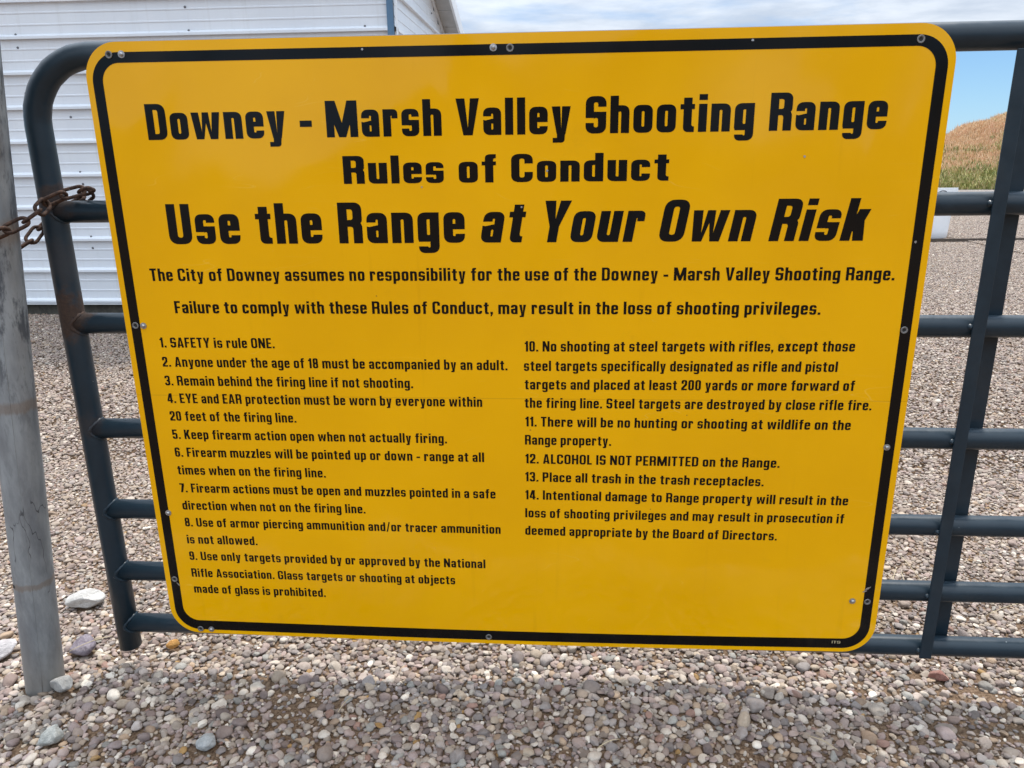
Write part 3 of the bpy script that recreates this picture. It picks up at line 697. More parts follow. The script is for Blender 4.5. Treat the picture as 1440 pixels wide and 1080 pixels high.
def S_(x0, y0, x1, y1, s, t, q, qi):
    h = y1-y0; m0 = y0+h*.5-t*.5; m1 = m0+t
    return [('+', rr_(x0, m0, x1, y1, (q, q*.2, q, q))), ('-', rr_(x0+s, m1, x1-s, y1-t, (qi, qi, qi, qi))), ('-', rr_(x1-s-.001, m1-.001, x1+.1, y1-h*.285)),
            ('+', rr_(x0, y0, x1, m1, (q, q, q, q*.2))), ('-', rr_(x0+s, y0+t, x1-s, m0, (qi, qi, qi, qi))), ('-', rr_(x0-.1, y0+h*.285, x0+s+.001, m0+.001)),
            ('+', rr_(x0, m0+t*.15, x0+s, m1+h*.06, (q*.75, 0, 0, 0))), ('+', rr_(x1-s, m0-h*.06, x1, m1-t*.15, (0, 0, q*.75, 0))), ('-', rr_(x0+s, m1, x1-s, m1+h*.05, (qi*.6, 0, 0, 0)))]
def inside(p, poly):
    x, y = p; c = False; n = len(poly); j = n-1
    for i in range(n):
        xi, yi = poly[i]; xj, yj = poly[j]
        if (yi > y) != (yj > y) and x < (xj-xi)*(y-yi)/(yj-yi)+xi: c = not c
        j = i
    return c
def unite(ops):
    V, E = [], []
    for _, poly in ops:
        k = len(V); V += [Vector(p) for p in poly]; n = len(poly); E += [(k+i, k+(i+1) % n) for i in range(n)]
    r = geometry.delaunay_2d_cdt(V, E, [], 0, 1e-5)
    vs, fs = r[0], []
    for f in r[2]:
        c = sum((vs[i] for i in f), Vector((0, 0)))/len(f); on = False
        for sg, poly in ops:
            if inside(c, poly): on = (sg == '+')
        if on: fs.append(tuple(f))
    return [tuple(v) for v in vs], fs
_cache = {}
def glyph(ch, key=(.205, .165)):
    if (ch, key) not in _cache:
        if key not in _cache: _cache[key] = glyphs(*key)
        w, ops = _cache[key][ch]; _cache[(ch, key)] = (w,)+unite(ops)
    return _cache[(ch, key)]
GAP, SPC = .105, .28
def text_mesh(text, key=(.205, .165), gap=GAP, spc=SPC):
    x = 0; V, F = [], []; sh = 0.
    for ch in text:
        if ch == '|': sh = .16; continue
        if ch == ' ': x += spc; continue
        w, vs, fs = glyph(ch, key); k = len(V)
        V += [(x+a+sh*b-(sh*.3), b) for a, b in vs]; F += [tuple(i+k for i in f) for f in fs]; x += w+gap
    return V, F, x-gap

# ------------------------------------------------------------------ sign
SX, Z0, Z1, RC = .762, .1104, 1.3296, .063
def bow(x, z):
    u = x/SX; v = (z-Z0)/(Z1-Z0)
    return -(1-u*u)*(.009*(1-v)-.003*v) - .0012*math.sin(5.2*x+1.)*math.sin(4.1*z)
def lift(x, z, h): return (x, bow(x, z)-h, z)
sign = empty('rules_sign', (0, 0, .72)); tag(sign, 'large yellow metal sign with black rules of conduct lettering, screwed to the gate', 'sign')
def sp_(o): o.parent = sign; o.matrix_parent_inverse = Matrix.Translation(sign.location).inverted(); return o
def rrpath(x0, z0, x1, z1, r, n=14, step=.04):
    P_ = []
    for cx_, cz_, a0 in ((x1-r, z0+r, -90), (x1-r, z1-r, 0), (x0+r, z1-r, 90), (x0+r, z0+r, 180)):
        arc = [(cx_+r*math.cos(R(a0+90*i/n)), cz_+r*math.sin(R(a0+90*i/n))) for i in range(n+1)]
        if P_:
            a, b = P_[-1], arc[0]; d = math.dist(a, b); k = int(d/step)
            P_ += [(a[0]+(b[0]-a[0])*i/k, a[1]+(b[1]-a[1])*i/k) for i in range(1, k)]
        P_ += arc
    a, b = P_[-1], P_[0]; d = math.dist(a, b); k = int(d/step); P_ += [(a[0]+(b[0]-a[0])*i/k, a[1]+(b[1]-a[1])*i/k) for i in range(1, k)]
    return P_
out_ = rrpath(-SX, Z0, SX, Z1, RC)
pts2 = [Vector(p) for p in out_]; ed = [(i, (i+1) % len(out_)) for i in range(len(out_))]
for x in np.linspace(-SX+.03, SX-.03, 40):
    for z in np.linspace(Z0+.03, Z1-.03, 32):
        if abs(x) > SX-RC and (z < Z0+RC or z > Z1-RC): continue
        pts2.append(Vector((x, z)))
r_ = geometry.delaunay_2d_cdt(pts2, ed, [], 1, 1e-6)
pv = [tuple(v) for v in r_[0]]; pf = [tuple(f) for f in r_[2]]
def orient(V, F):     # make the faces look towards -Y (the camera side)
    res = []
    for f in F:
        a, b, c = (Vector(V[i]) for i in f[:3]); n = (b-a).cross(c-a); res.append(f if n.y < 0 else tuple(reversed(f)))
    return res
V = [lift(x, z, 0) for x, z in pv]; F = orient(V, pf)
sp_(mesh_obj('panel', V, F, M_yel, smooth=True))
no = len(out_); V = [lift(x, z, 0) for x, z in out_]+[lift(x, z, -.0022) for x, z in out_]
F = [(i, (i+1) % no, no+(i+1) % no, no+i) for i in range(no)]
k = len(V); V += [lift(x, z, -.0022) for x, z in pv]; F += [tuple(i+k for i in reversed(f)) for f in orient(V[k:], pf)]
sp_(mesh_obj('panel_back', V, F, M_alu))
a_ = rrpath(-.7505, .1196, .7500, 1.3122, .0525); 
def inner(a): # same number of points, straight inset
    cx0, cx1, cz0, cz1 = -.7315, .7300, .1425, 1.2943; ri = .034
    ox0, ox1, oz0, oz1 = -.7505, .7500, .1196, 1.3122; ro = .0525; P_ = []
    for x, z in a:
        if x < ox0+ro: xx = cx0+ri-(ox0+ro-x)*ri/ro
        elif x > ox1-ro: xx = cx1-ri+(x-ox1+ro)*ri/ro
        else: xx = cx0+ri+(x-ox0-ro)*(cx1-cx0-2*ri)/(ox1-ox0-2*ro)
        if z < oz0+ro: zz = cz0+ri-(oz0+ro-z)*ri/ro
        elif z > oz1-ro: zz = cz1-ri+(z-oz1+ro)*ri/ro
        else: zz = cz0+ri+(z-oz0-ro)*(cz1-cz0-2*ri)/(oz1-oz0-2*ro)
        P_.append((xx, zz))
    return P_
i_ = inner(a_); n = len(a_); h_ = .0004
V = [lift(x, z, h_) for x, z in a_]+[lift(x, z, h_) for x, z in i_]; F = orient(V, [(i, (i+1) % n, n+(i+1) % n, n+i) for i in range(n)])
sp_(mesh_obj('border', V, F, M_blk))
LINES = [
("Downey - Marsh Valley Shooting Range",-.6607,1.1612,.6601,1.1620,.0625),
("Rules of Conduct",-.3000,1.0792,.2922,1.0793,.0493),
("Use the Range |at Your Own Risk",-.6465,.9706,.6474,.9709,.0750),
("The City of Downey assumes no responsibility for the use of the Downey - Marsh Valley Shooting Range.",-.6960,.9000,.7076,.8990,.0243),
("Failure to comply with these Rules of Conduct, may result in the loss of shooting privileges.",-.6556,.8363,.5821,.8350,.0243),
("1. SAFETY is rule ONE.",-.6962,.7670,-.4623,.7662,.0205),
("2. Anyone under the age of 18 must be accompanied by an adult.",-.6968,.7273,-.0022,.7240,.0205),
("3. Remain behind the firing line if not shooting.",-.6974,.6880,-.1898,.6860,.0205),
("4. EYE and EAR protection must be worn by everyone within",-.6975,.6506,-.0531,.6483,.0205),
("20 feet of the firing line.",-.6977,.6125,-.4330,.6108,.0205),
("5. Keep firearm action open when not actually firing.",-.6981,.5725,-.1264,.5700,.0205),
("6. Firearm muzzles will be pointed up or down - range at all",-.6984,.5330,-.0518,.5306,.0205),
("times when on the firing line.",-.6986,.4930,-.3818,.4908,.0205),
("7. Firearm actions must be open and muzzles pointed in a safe",-.6990,.4522,-.0301,.4502,.0205),
("direction when not on the firing line.",-.6990,.4122,-.3034,.4107,.0205),
("8. Use of armor piercing ammunition and/or tracer ammunition",-.6989,.3727,-.0208,.3699,.0205),
("is not allowed.",-.6998,.3320,-.5441,.3312,.0205),
("9. Use only targets provided by or approved by the National",-.6996,.2923,-.0542,.2885,.0205),
("Rifle Association. Glass targets or shooting at objects",-.7004,.2510,-.1197,.2480,.0205),
("made of glass is prohibited.",-.7000,.2115,-.4042,.2090,.0205),
("10. No shooting at steel targets with rifles, except those",.0318,.7620,.6523,.7648,.0205),
("steel targets specifically designated as rifle and pistol",.0301,.7231,.6247,.7248,.0205),
("targets and placed at least 200 yards or more forward of",.0312,.6854,.6603,.6874,.0205),
("the firing line. Steel targets are destroyed by close rifle fire.",.0309,.6475,.6966,.6488,.0205),
("11. There will be no hunting or shooting at wildlife on the",.0321,.6084,.6619,.6080,.0205),
("Range property.",.0311,.5696,.2020,.5692,.0205),
("12. ALCOHOL IS NOT PERMITTED on the Range.",.0315,.5292,.5338,.5272,.0205),
("13. Place all trash in the trash receptacles.",.0312,.4898,.5059,.4870,.0205),
("14. Intentional damage to Range property will result in the",.0310,.4498,.6746,.4485,.0205),
("loss of shooting privileges and may result in prosecution if",.0307,.4092,.6706,.4088,.0205),
("deemed appropriate by the Board of Directors.",.0304,.3693,.5417,.3678,.0205)]
def letter(text, xa, za, xb, zb, h, m=M_blk, name='lettering', key=(.205,.165), gap=GAP, spc=SPC, lift_=.0004):
    V2, F2, tw = text_mesh(text, key, gap, spc); sx = (xb-xa)/tw; V = []
    za += -bow(xa, za)*(1.125-za)/1.44; zb += -bow(xb, zb)*(1.125-zb)/1.44      # the sheet bulges towards us: lines sit on the bulge
    for x, y in V2:
        X = xa+x*sx; z = za+(zb-za)*(x/tw)+y*h; V.append(lift(X, z, lift_))
    return sp_(mesh_obj(name, V, orient(V, F2), m))
for i, (tx, xa, za, xb, zb, h) in enumerate(LINES):
    if i < 3: letter(tx, xa, za, xb, zb, h, key=(.215,.165), spc=.29)
    else: letter(tx, xa, za, xb, zb, h, key=(.19,.15), spc=.28, gap=.115)
letter("ITS", .6757, .1300, .6935, .1298, .0062, M_brass, 'printer_mark', key=(.15,.13), lift_=.0008)
# screws and hollow rivets that hold the sheet
V, F = lathe([(.0078, 0), (.0078, .0011), (.0046, .0013), (.0045, .0034), (.0030, .0050), (0, .0054)], 16, 'y')
scr = None
SC = [(-.6893,1.3083),(-.0194,1.3066),(-.7247,.8111),(-.7323,.4038),(-.6728,.1210),(.7076,.2325),(.7350,.5734)]
for x, z in SC:
    if scr is None: scr = smooth_by_angle(mesh_obj('screw', V, F, M_screw)); o = sp_(scr)
    else: o = sp_(share('screw', scr, sign))
    o.scale = (.82, 1, .82); o.location = (x, bow(x, z)-.0003, z)
Vr, Fr = lathe([(.0062, 0), (.0068, .0012), (.0060, .0019), (.0042, .0017), (.0034, .0008), (.0032, .0002)], 18, 'y')
Vd, Fd = lathe([(.0033, .0004), (0, .0004)], 12, 'y')
riv = None
for x, z in [(-.7125,1.3082),(.0097,1.3054),(.6999,1.3047),(-.7406,.8118),(-.7407,.2443),(-.6974,.1212),(-.0504,.1275),(.7378,.2317),(.7371,.8065)]:
    if riv is None:
        riv = smooth_by_angle(mesh_obj('rivet', Vr, Fr, M_washer)); riv_d = mesh_obj('rivet_hole', Vd, Fd, M_dark); o = sp_(riv); d = riv_d
    else: o = sp_(share('rivet', riv, sign)); d = bpy.data.objects.new('rivet_hole', riv_d.data); COL.objects.link(d)
    o.location = (x, bow(x, z)-.0006, z); d.parent = o; d.location = (0, 0, 0)
# bare metal nicks through the sheeting
nk = None
for x, z, s, a in [(-.2509,1.3083,1.,0),(.4239,1.3093,1.1,0),(.7360,.9685,1.2,0),(.7345,.262,2.2,35),(.7305,.2555,1.5,20),(-.7345,.232,1.6,-50),(.028,1.035,.9,0),(-.1555,1.072,.8,0),(.5275,1.1180,1.,0),(.0745,1.0985,1.,0)]:
    pn = []; ns = 9
    for k in range(ns):
        t_ = 2*math.pi*k/ns; rad = .0022*s*random.uniform(.7, 1.15)
        pn.append((rad*math.cos(t_)*(1 if s < 1.4 else 1.6), rad*math.sin(t_)*(1 if s < 1.4 else .45)))
    ca, sa_ = math.cos(R(a)), math.sin(R(a)); V = [lift(x+p*ca-q*sa_, z+p*sa_+q*ca, .0008) for p, q in pn]
    sp_(mesh_obj('nick', V, orient(V, [tuple(range(ns))]), M_screw))

#@@POST
# ------------------------------------------------------------------ post
post = empty('gate_post', (-1.050, -.060, 0)); tag(post, 'leaning weathered grey galvanised steel pipe post at the left end of the gate', 'post')
pb, pt_ = Vector((-1.0545, -.060, -.12)), Vector((-.878, -.060, 1.75))
ax = pt_-pb
path = [pb+ax*t for t in np.linspace(0, 1, 16)]
rp = [.0385+.0003*math.sin(i*1.7) for i in range(16)]
v, f = tube(path, rp, 48)
o = mesh_obj('pipe', v, f, M_galv); smooth_by_angle(o, 50); o.parent = post; o.matrix_parent_inverse = Matrix.Translation(post.location).inverted()
def on_post(z, ang, out=0.):     # point on the pipe surface; angle 0 faces the viewer
    c = pb+ax*((z-pb.z)/ax.z); return Vector((c.x+math.sin(ang)*(.0385+out), c.y-math.cos(ang)*(.0385+out), z))
seam = [on_post(z, R(27)+.02*math.sin(z*7), -.0008) for z in np.linspace(0, 1.7, 30)]
v, f = tube(seam, .0016, 6); o = mesh_obj('weld_seam', v, f, M_galv, smooth=True); o.parent = post; o.matrix_parent_inverse = Matrix.Translation(post.location).inverted()
c = on_post(.272, R(-35)); nrm = Vector((math.sin(R(-35)), -math.cos(R(-35)), 0))
v, f = lathe([(.0044, .0006), (0, .0006)], 14, 'y'); o = mesh_obj('bolt_hole', v, f, M_dark); o.parent = post
o.matrix_parent_inverse = Matrix.Translation(post.location).inverted(); o.location = c; o.rotation_euler = (0, 0, R(-35))
cap_v, cap_f = lathe([(.0415, -.02), (.0415, .004), (.036, .014), (.02, .022), (0, .025)], 32)
o = mesh_obj('post_cap', cap_v, cap_f, M_galv); smooth_by_angle(o, 40); o.parent = post; o.matrix_parent_inverse = Matrix.Translation(post.location).inverted(); o.location = pt_

# ------------------------------------------------------------------ chain
loop = [(-.990,-.075,.972),(-.972,-.108,.978),(-.9400,-.118,.988),(-.9101,-.116,.9987),(-.8886,-.105,1.0097),(-.8735,-.090,1.0191),(-.8657,-.060,1.0312),
        (-.8692,-.030,1.0438),(-.8684,-.004,1.0562),(-.8447,.000,1.0640),(-.8199,.012,1.0721),(-.8150,.040,1.0700),(-.838,.066,1.0600),(-.8700,.074,1.046),(-.8957,.072,1.037),
        (-.9211,.062,1.0179),(-.9343,.050,1.0018),(-.9388,.026,.9819),(-.9409,.004,.9686),(-.955,-.008,.9600),(-.978,-.014,.956),(-.994,-.035,.962)]
Lp = [Vector(p) for p in loop]; nL = len(Lp)
def cat(i, t):
    a, b, c, d = Lp[(i-1) % nL], Lp[i % nL], Lp[(i+1) % nL], Lp[(i+2) % nL]
    return .5*((2*b)+(c-a)*t+(2*a-5*b+4*c-d)*t*t+(-a+3*b-3*c+d)*t**3)
dense = [cat(i, k/20) for i in range(nL) for k in range(20)]
cum = [0]
for i in range(len(dense)): cum.append(cum[-1]+(dense[(i+1) % len(dense)]-dense[i]).length)
tot = cum[-1]; pitch = .0375; nl = int(round(tot/pitch/2))*2; pitch = tot/nl
def at(s):
    s %= tot
    for i in range(len(dense)):
        if cum[i+1] >= s: t = (s-cum[i])/(cum[i+1]-cum[i]+1e-9); return dense[i].lerp(dense[(i+1) % len(dense)], t)
wr = .0034; hl = pitch/2+wr*.95; hw = .0102
pp = []
for k in range(9): a = -math.pi/2+math.pi*k/8; pp.append(((hl-hw)+hw*math.cos(a), hw*math.sin(a), 0))
for k in range(9): a = math.pi/2+math.pi*k/8; pp.append((-(hl-hw)+hw*math.cos(a), hw*math.sin(a), 0))
v, f = tube(pp, wr, 8, closed=True)
chain = empty('chain', (-.93, -.02, 1.0)); tag(chain, 'rusty brown steel chain looped round the post and the gate upright', 'chain')
lk = None
for i in range(nl):
    a, b = at((i-.5)*pitch), at((i+.5)*pitch); d = (b-a).normalized(); c = (a+b)/2
    up = Vector((0, -1, 0)) if abs(d.y) < .8 else Vector((1, 0, 0)); n_ = (up-d*up.dot(d)).normalized(); s_ = d.cross(n_)
    tw = R(28)+(math.pi/2 if i % 2 else 0)+random.uniform(-.15, .15)
    y_ = s_*math.cos(tw)+n_*math.sin(tw); z_ = d.cross(y_)
    if lk is None: lk = mesh_obj('link', v, f, M_rust, smooth=True); o = lk; o.parent = chain
    else: o = share('link', lk, chain)
    o.matrix_parent_inverse = Matrix.Translation(chain.location).inverted()
    o.matrix_basis = Matrix.Translation(c) @ Matrix((d, y_, z_)).transposed().to_4x4()

#@@SHED
# ------------------------------------------------------------------ white metal shed
SHX, SHY, PT = -1.062, 4.20, .234
shed = empty('metal_shed', (SHX, SHY, 0)); tag(shed, 'white ribbed metal shed with a blue corner trim at the far side of the gravel', 'shed')
def hp(o): o.parent = shed; o.matrix_parent_inverse = Matrix.Translation(shed.location).inverted(); return o
SH_D, SH_L, ZB = 6.2, 7.2, .078
def rooflow(y): return 2.96-.313*(y-SHY)
def profile(nrib, z0):
    """(z, outward) points of one sheet; ribs run sideways"""
    P_ = [(z0, .0)]
    for k in range(nrib):
        b = z0+PT*k
        P_ += [(b+.002, 0), (b+.004, .025), (b+.020, .025), (b+.036, 0), (b+.090, 0), (b+.093, .003), (b+.101, .003), (b+.104, 0), (b+.166, 0), (b+.169, .003), (b+.177, .003), (b+.180, 0)]
    P_.append((z0+PT*nrib+.0, 0)); return P_
def clipz(P_, zmax):
    res = []
    for i, (z, o) in enumerate(P_):
        if z <= zmax: res.append((z, o))
        else:
            a, b = P_[i-1], P_[i]; t = (zmax-a[0])/(b[0]-a[0]+1e-9); res.append((zmax, a[1]+(b[1]-a[1])*t)); break
    return res
z = ZB; k = 0
while z < 3.05:
    pr = clipz(profile(4, z), 3.05)
    V = [(x, SHY-o-.0015*(k % 2), zz) for zz, o in pr for x in (-SH_L+SHX, SHX-.02)]
    F = [(2*i, 2*i+1, 2*i+3, 2*i+2) for i in range(len(pr)-1)]
    hp(mesh_obj('siding_sheet', V, F, M_side))
    # same sheet on the end wall, cut along the falling roof
    V, F = [], []
    ysamp = np.linspace(SHY+.02, SHY+SH_D, 14)
    pr2 = profile(4, z+.0)
    for i in range(len(pr2)-1):
        (za, oa), (zb, ob) = pr2[i], pr2[i+1]; yl = min(SHY+SH_D, SHY+(2.96-zb)/.313-.01)
        if yl <= SHY+.05: continue
        kk = len(V); V += [(SHX+oa, SHY+.02, za), (SHX+oa, yl, za), (SHX+ob, yl, zb), (SHX+ob, SHY+.02, zb)]; F.append((kk, kk+1, kk+2, kk+3))
    if F: hp(mesh_obj('siding_sheet', V, F, M_side))
    z += PT*4; k += 1
# folded corner trim
v, f = merge([box(SHX-.040, SHY-.027, ZB, SHX+.003, SHY-.0235, 3.0), box(SHX-.0005, SHY-.0235, ZB, SHX+.003, SHY+.0, 3.0)])
hp(mesh_obj('corner_trim', v, f, M_blue))
v, f = merge([box(SHX+.0195, SHY-.022, ZB, SHX+.0225, SHY+.032, 2.95)]); hp(mesh_obj('corner_flange', v, f, M_fascia))
v, f = merge([box(-SH_L+SHX, SHY+.02, -.05, SHX-.03, SHY+.12, ZB-.001), box(SHX-.12, SHY+.125, -.05, SHX-.03, SHY+SH_D, ZB-.001)]); hp(mesh_obj('skid', v, f, M_skid))
v, f = box(-SH_L+SHX, SHY-.022, ZB-.012, SHX-.02, SHY+.015, ZB-.002); hp(mesh_obj('base_flashing', v, f, M_fascia))
# roof with boxed overhang on the end wall
OH = .150
def slab(x0, x1, y0, y1, t0, t1):
    V = []
    for x in (x0, x1):
        for y in (y0, y1):
            for t in (t0, t1): V.append((x, y, rooflow(y)+t))
    return V, [(0,1,3,2),(4,6,7,5),(0,4,5,1),(2,3,7,6),(0,2,6,4),(1,5,7,3)]
v, f = slab(-SH_L+SHX-.2, SHX+OH+.01, SHY-.25, SHY+SH_D+.2, .13, .16); hp(mesh_obj('roof', v, f, M_roof))
y = SHY-.25
while y < SHY+SH_D:
    v, f = slab(SHX+.001, SHX+OH-.002, y, min(y+.292, SHY+SH_D), 0, .012); hp(mesh_obj('soffit_panel', v, f, M_soffit)); y += .30
v, f = slab(SHX+.001, SHX+OH-.002, SHY-.25, SHY+SH_D, .014, .020); hp(mesh_obj('soffit_backing', v, f, M_dark))
v, f = slab(SHX+OH, SHX+OH+.020, SHY-.25, SHY+SH_D+.1, -.012, .128); hp(mesh_obj('fascia', v, f, M_fascia))
v, f = slab(SHX+.002, SHX+.02, SHY+.03, SHY+SH_D, -.035, -.004); hp(mesh_obj('wall_channel', v, f, M_fascia))
# siding screws
V, F = lathe([(.0085, 0), (.0085, .0015), (.0055, .003), (.005, .006), (0, .0065)], 10, 'y'); ss_ = None
pos = []
for xc, zz0, zz1 in ((-3.757, 1.55, 2.4), (-2.507, .9, 2.4), (-1.259, .2, 2.4), (-3.45, .2, 1.5), (-5.0, .2, 2.4)):
    z = ZB-.02; j = 0
    while z < 2.4:
        for dz in (-.030, .055):
            if zz0 < z+dz < zz1 and (j % 2 == 0 or xc in (-2.507,)): pos.append((xc+random.uniform(-.006, .006), z+dz))
        if zz0 < z+.13 < zz1 and j % 3 == 0: pos.append((xc-.004, z+.135))
        z += PT; j += 1
for x, z in pos:
    if ss_ is None: ss_ = mesh_obj('siding_screw', V, F, M_dirtcrack); o = hp(ss_)
    else: o = hp(share('siding_screw', ss_, shed))
    o.location = (x, SHY-.003, z)
for y, z in ((SHY+.09, 1.99), (SHY+.07, 2.33), (SHY+1.6, 2.32)):
    o = hp(share('siding_screw', ss_, shed)); o.location = (SHX+.003, y, z); o.rotation_euler = (0, 0, R(90))

#@@FAR
# ------------------------------------------------------------------ things on the yard
BX, BY = 5.02, 9.62
v, f = lathe([(0, .004), (.285, .004), (.295, .015), (.300, .10), (.306, .22), (.310, .30), (.312, .36), (.318, .365), (.318, .395), (.305, .40), (.298, .39), (.292, .1), (.0, .08)], 40, 'z')
o = mesh_obj('white_tub', v, f, M_barrel); smooth_by_angle(o, 40); o.location = (BX, BY, -.01)
tag(o, 'white round plastic tub standing on the gravel yard, seen under the second rail', 'tub')
tb = empty('small_sign', (5.36, 10.15, -.10)); tag(tb, 'small white board with a dark round emblem, standing behind the white tub', 'sign')
v, f = box(-.30, -.004, .42, .30, .004, .72)
o = mesh_obj('board', [(a, b, c) for a, b, c in v], f, M_print, tb); bevel(o, .003)
v, f = box(-.02, .006, 0, .02, .036, .62); mesh_obj('stake', v, f, M_wood, tb)
v, f = tube([(.095+.085*math.cos(R(a)), -.0075, .595+.085*math.sin(R(a))) for a in range(0, 360, 12)], .0055, 6, closed=True); mesh_obj('emblem_ring', v, f, M_ink, tb)
v, f = tube([(.10+.05*math.cos(R(a)), -.0075, .60+.045*math.sin(R(a))) for a in range(20, 200, 15)], .010, 6); mesh_obj('emblem_mark', v, f, M_ink, tb)
V2, F2, tw = text_mesh("NO", (.2, .16))
for ch, xo in (('N', -.20), ('O', -.10)):
    V2, F2, tw = text_mesh(ch, (.2, .16)); V = [(xo+x/tw*.08, -.0055, .60+y*.06) for x, y in V2]; mesh_obj('lettering', V, orient(V, F2), M_ink, tb)
# low timber edging across the yard
v, f = box(-1.0, 9.16, -.03, 9.5, 9.19, .010); v = [(x, y+.045*(x-4.8)/1.0, z) for x, y, z in v]
o = mesh_obj('timber_edging', v, f, M_wood); tag(o, 'thin low weathered timber edging lying across the gravel in front of the white tub', 'edging')

# ------------------------------------------------------------------ grassy bank
def crest(x):
    xs = [-60, -10, 6, 11.6, 14.3, 14.8, 15.14, 15.6, 16.1, 17.1, 19, 22, 28, 45, 80]
    hs = [v-.40 for v in (.9, 1.2, 1.4, 1.54, 1.72, 1.86, 2.05, 2.32, 2.50, 2.68, 2.85, 3.0, 3.0, 2.6, 2.0)]
    return np.interp(x, xs, hs)
def bank_h(x, y):
    x = np.asarray(x, float); y = np.asarray(y, float); t = np.clip((y-23.2)/(30-23.2), 0, 1); s = t*t*(3-2*t)*.45+t*.55
    h = (crest(x)+.06)*s; h = np.where(y > 30, (crest(x)+.06)*np.clip(1-(y-31.)/9, 0, 1), h)
    return h-.05+.07*np.sin(x*1.9+y)*np.sin(y*1.3)*t+.05*np.sin(x*4.1-y*2.2)*t
def bank_mat(name):
    m, nt, b = mat(name, rough=.95, spec=.1); geo = nt.nodes.new('ShaderNodeNewGeometry').outputs['Position']
    n = noisen(nt, geo, 1.1, 5, .65); f_ = noisen(nt, geo, 13, 5, .75); sp = nt.nodes.new('ShaderNodeSeparateXYZ'); L(nt, geo, sp.inputs[0])
    dry = mixc(nt, mrange(nt, f_, .3, .7), (.36,.235,.13), (.60,.43,.26)); dry = mixc(nt, mrange(nt, n, .45, .7), dry, (.42,.235,.15))
    grn = mixc(nt, mrange(nt, f_, .3, .7), (.10,.115,.04), (.24,.245,.10))
    L(nt, mixc(nt, mrange(nt, mth(nt, 'ADD', sp.outputs[2], mth(nt, 'MULTIPLY', mth(nt, 'SUBTRACT', n, .5), 2.2)), .9, 1.5), grn, dry), b.inputs['Base Color'])
    bump(nt, b, f_, .8, .12); return m
xs = np.concatenate([np.linspace(-60, 6, 40), np.linspace(6.3, 24, 120), np.linspace(24.5, 80, 40)]); ys = np.concatenate([np.linspace(23, 31, 50), np.linspace(31.5, 40, 12)])
X, Y = np.meshgrid(xs, ys); Zz = bank_h(X, Y); nx = len(xs)
V = np.stack([X, Y, Zz], -1).reshape(-1, 3).tolist(); F = [(j*nx+i, j*nx+i+1, (j+1)*nx+i+1, (j+1)*nx+i) for j in range(len(ys)-1) for i in range(nx-1)]
o = mesh_obj('earth_bank', V, F, bank_mat('dry_bank'), smooth=True); tag(o, kind='structure')
def blade_mesh(name, m, n, h, spread, wid):
    V, F = [], []; r = random.Random(len(name)*7+n)
    for k in range(n):
        a = r.uniform(0, 6.28); d = r.uniform(0, spread); x, y = d*math.cos(a), d*math.sin(a); a2 = r.uniform(0, 6.28); hh = h*r.uniform(.5, 1.); ln = r.uniform(.1, .5)*hh
        dx, dy = math.cos(a2)*ln, math.sin(a2)*ln; wx, wy = -math.sin(a2)*wid, math.cos(a2)*wid; i = len(V)
        V += [(x-wx, y-wy, -.02), (x+wx, y+wy, -.02), (x+dx*.4+wx*.8, y+dy*.4+wy*.8, hh*.6), (x+dx*.4-wx*.8, y+dy*.4-wy*.8, hh*.6), (x+dx, y+dy, hh)]
        F += [(i, i+1, i+2, i+3), (i+3, i+2, i+4)]
    me = bpy.data.meshes.new(name); me.from_pydata(V, [], F); me.materials.append(m); return me
def leaf_mat(name, stops):
    m, nt, b = mat(name, rough=.8, spec=.15); v = nt.nodes.new('ShaderNodeObjectInfo').outputs['Random']
    L(nt, ramp(nt, v, stops), b.inputs['Base Color'])
    b.inputs['Transmission Weight'].default_value = 0; b.inputs['Subsurface Weight'].default_value = 0; return m
M_dry = leaf_mat('dry_grass', [(0, (.66,.46,.26)), (.35, (.74,.53,.32)), (.6, (.68,.41,.27)), (.8, (.50,.32,.16)), (1, (.78,.62,.42))])
M_grn = leaf_mat('green_weed', [(0, (.22,.24,.08)), (.3, (.36,.35,.13)), (.55, (.50,.42,.20)), (.8, (.15,.19,.06)), (1, (.62,.49,.26))])
dry_m = [blade_mesh('dry_tuft%d' % i, M_dry, 12, .22, .13, .008) for i in range(4)]
grn_m = [blade_mesh('weed_tuft%d' % i, M_grn, 16, .20, .19, .024) for i in range(4)]
n = 34000; xx = rng.uniform(7.5, 22, n); yy = 23.3+rng.random(n)*8.2; zz = bank_h(xx, yy)
nz = np.array([mnoise.noise(Vector((a*.35, b*.35, 3.3))) for a, b in zip(xx, yy)])
# weeds keep to the lower, right hand part of the bank
line = np.minimum(.18+.36*(xx-11.8), crest(xx)-.95)
isg = ((zz+nz*.7+rng.normal(0, .22, n)) < line+.25) & (rng.random(n) < .88)
def sc_tuft(name, sel, meshes, lab, cat_, smin, smax):
    k = int(sel.sum()); s = rng.uniform(smin, smax, k)
    o = scatter(name, np.stack([xx[sel], yy[sel], zz[sel]], 1), np.stack([rng.normal(0, .1, k), rng.normal(0, .1, k), rng.uniform(0, 6.28, k)], 1), np.stack([s, s, s*rng.uniform(.7, 1.3, k)], 1), rng.integers(0, len(meshes), k), meshes)
    tag(o, lab, cat_, kind='stuff')
sc_tuft('dry_grass', ~isg, dry_m, 'tawny dry grass covering the top of the earth bank', 'grass', .6, 1.25)
sc_tuft('green_weeds', isg, grn_m, 'olive green weeds on the lower half of the earth bank', 'weeds', .6, 1.3)

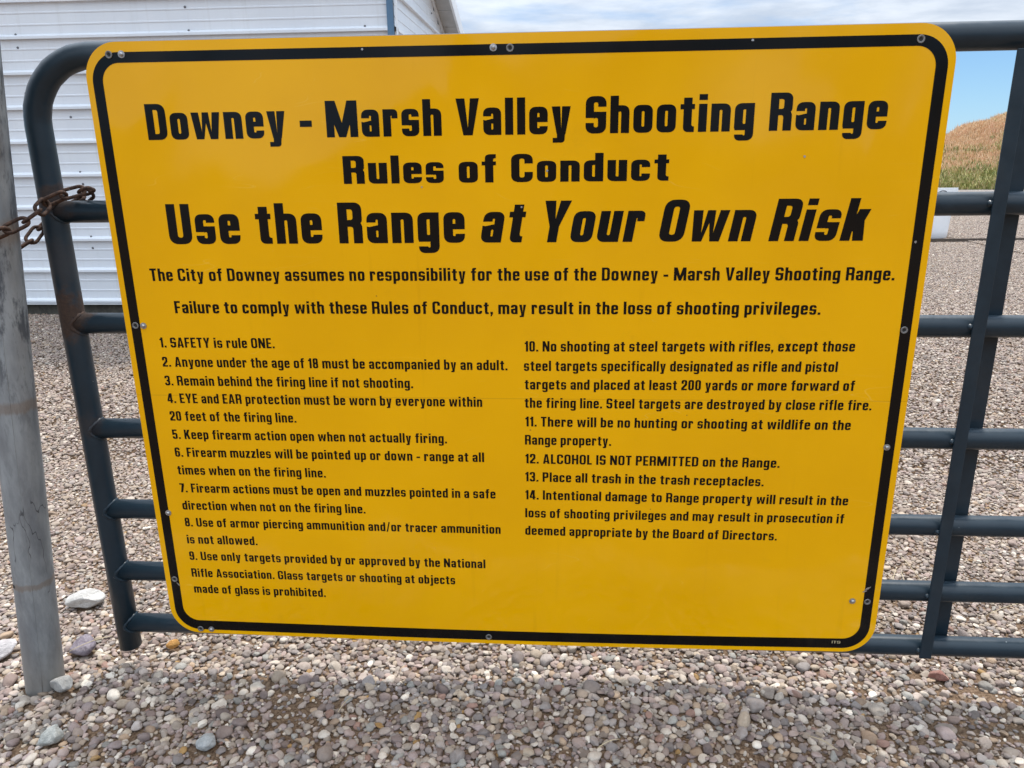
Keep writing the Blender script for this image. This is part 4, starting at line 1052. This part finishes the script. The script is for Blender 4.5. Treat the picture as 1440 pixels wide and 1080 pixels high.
# blue far hills with a line of trees
def hills(x): return 3.0+2.2*np.sin(x*.011+1.0)+1.6*np.sin(x*.03)+np.clip((x-150)*.05, 0, 16)+5.0*np.exp(-((x-135)/30)**2)+.7*np.sin(x*.17)+.5*np.sin(x*.41+1)
xs = np.linspace(-500, 700, 500); V = []; F = []
for i, x in enumerate(xs):
    h = float(hills(x)); V += [(x, 280, -2), (x, 300, h*.55), (x, 330, h+1), (x, 420, -4)]
for i in range(len(xs)-1):
    for k in range(3): F.append((4*i+k, 4*i+4+k, 4*i+5+k, 4*i+1+k))
M_hill = plain('distant_hill', (.075,.115,.13), (.13,.165,.155), .95, .08)
o = mesh_obj('hills', V, F, M_hill, smooth=True); tag(o, kind='structure')
# unseen dark ridge behind the viewer, added to darken the sign's reflections
V, F = [], []; xs = np.linspace(-900, 900, 300)
for i, x in enumerate(xs):
    h = 24+10*math.sin(x*.0062+.5)+9*math.sin(x*.021+2)+3*math.sin(x*.051)+1.3*math.sin(x*.13); V += [(x, -250, -2), (x, -290, h*.5), (x, -330, h), (x, -460, -4)]
for i in range(len(xs)-1):
    for k in range(3): F.append((4*i+k, 4*i+1+k, 4*i+5+k, 4*i+4+k))
M_added_ridge = plain('added_ridge', (.025,.032,.022), (.07,.065,.045), .95, .05)
o = mesh_obj('hills', V, F, M_added_ridge, smooth=True); tag(o, kind='structure')

# dry straws lying on the gravel
M_straw = plain('straw', (.42,.33,.20), (.55,.46,.30), .7, 60)
parts = []
for (x, y, L_, a) in ((-1.0,.05,.10,12),(-.96,.03,.07,-20),(.98,.42,.10,60),(1.05,.46,.12,100),(1.15,.43,.09,-25),(.2,-.19,.05,30),(-.35,-.1,.05,70),(1.2,.30,.1,10),(-1.12,.42,.09,40),(.62,-.16,.06,-40),(1.02,.45,.08,75)):
    z = float(gh(x, y))+.028; ca, sa_ = math.cos(R(a)), math.sin(R(a)); n_ = 6
    parts.append(tube([(x+(t-.5)*L_*ca, y+(t-.5)*L_*sa_, z+.006*math.sin(t*3)+(.03*t if L_ > .095 else 0)) for t in np.linspace(0, 1, n_)], .0009, 5))
v, f = merge(parts); o = mesh_obj('dry_straw', v, f, M_straw, smooth=True); tag(o, 'thin pale dry straws lying loose on the gravel', 'straw', kind='stuff')
S.render.film_transparent = False
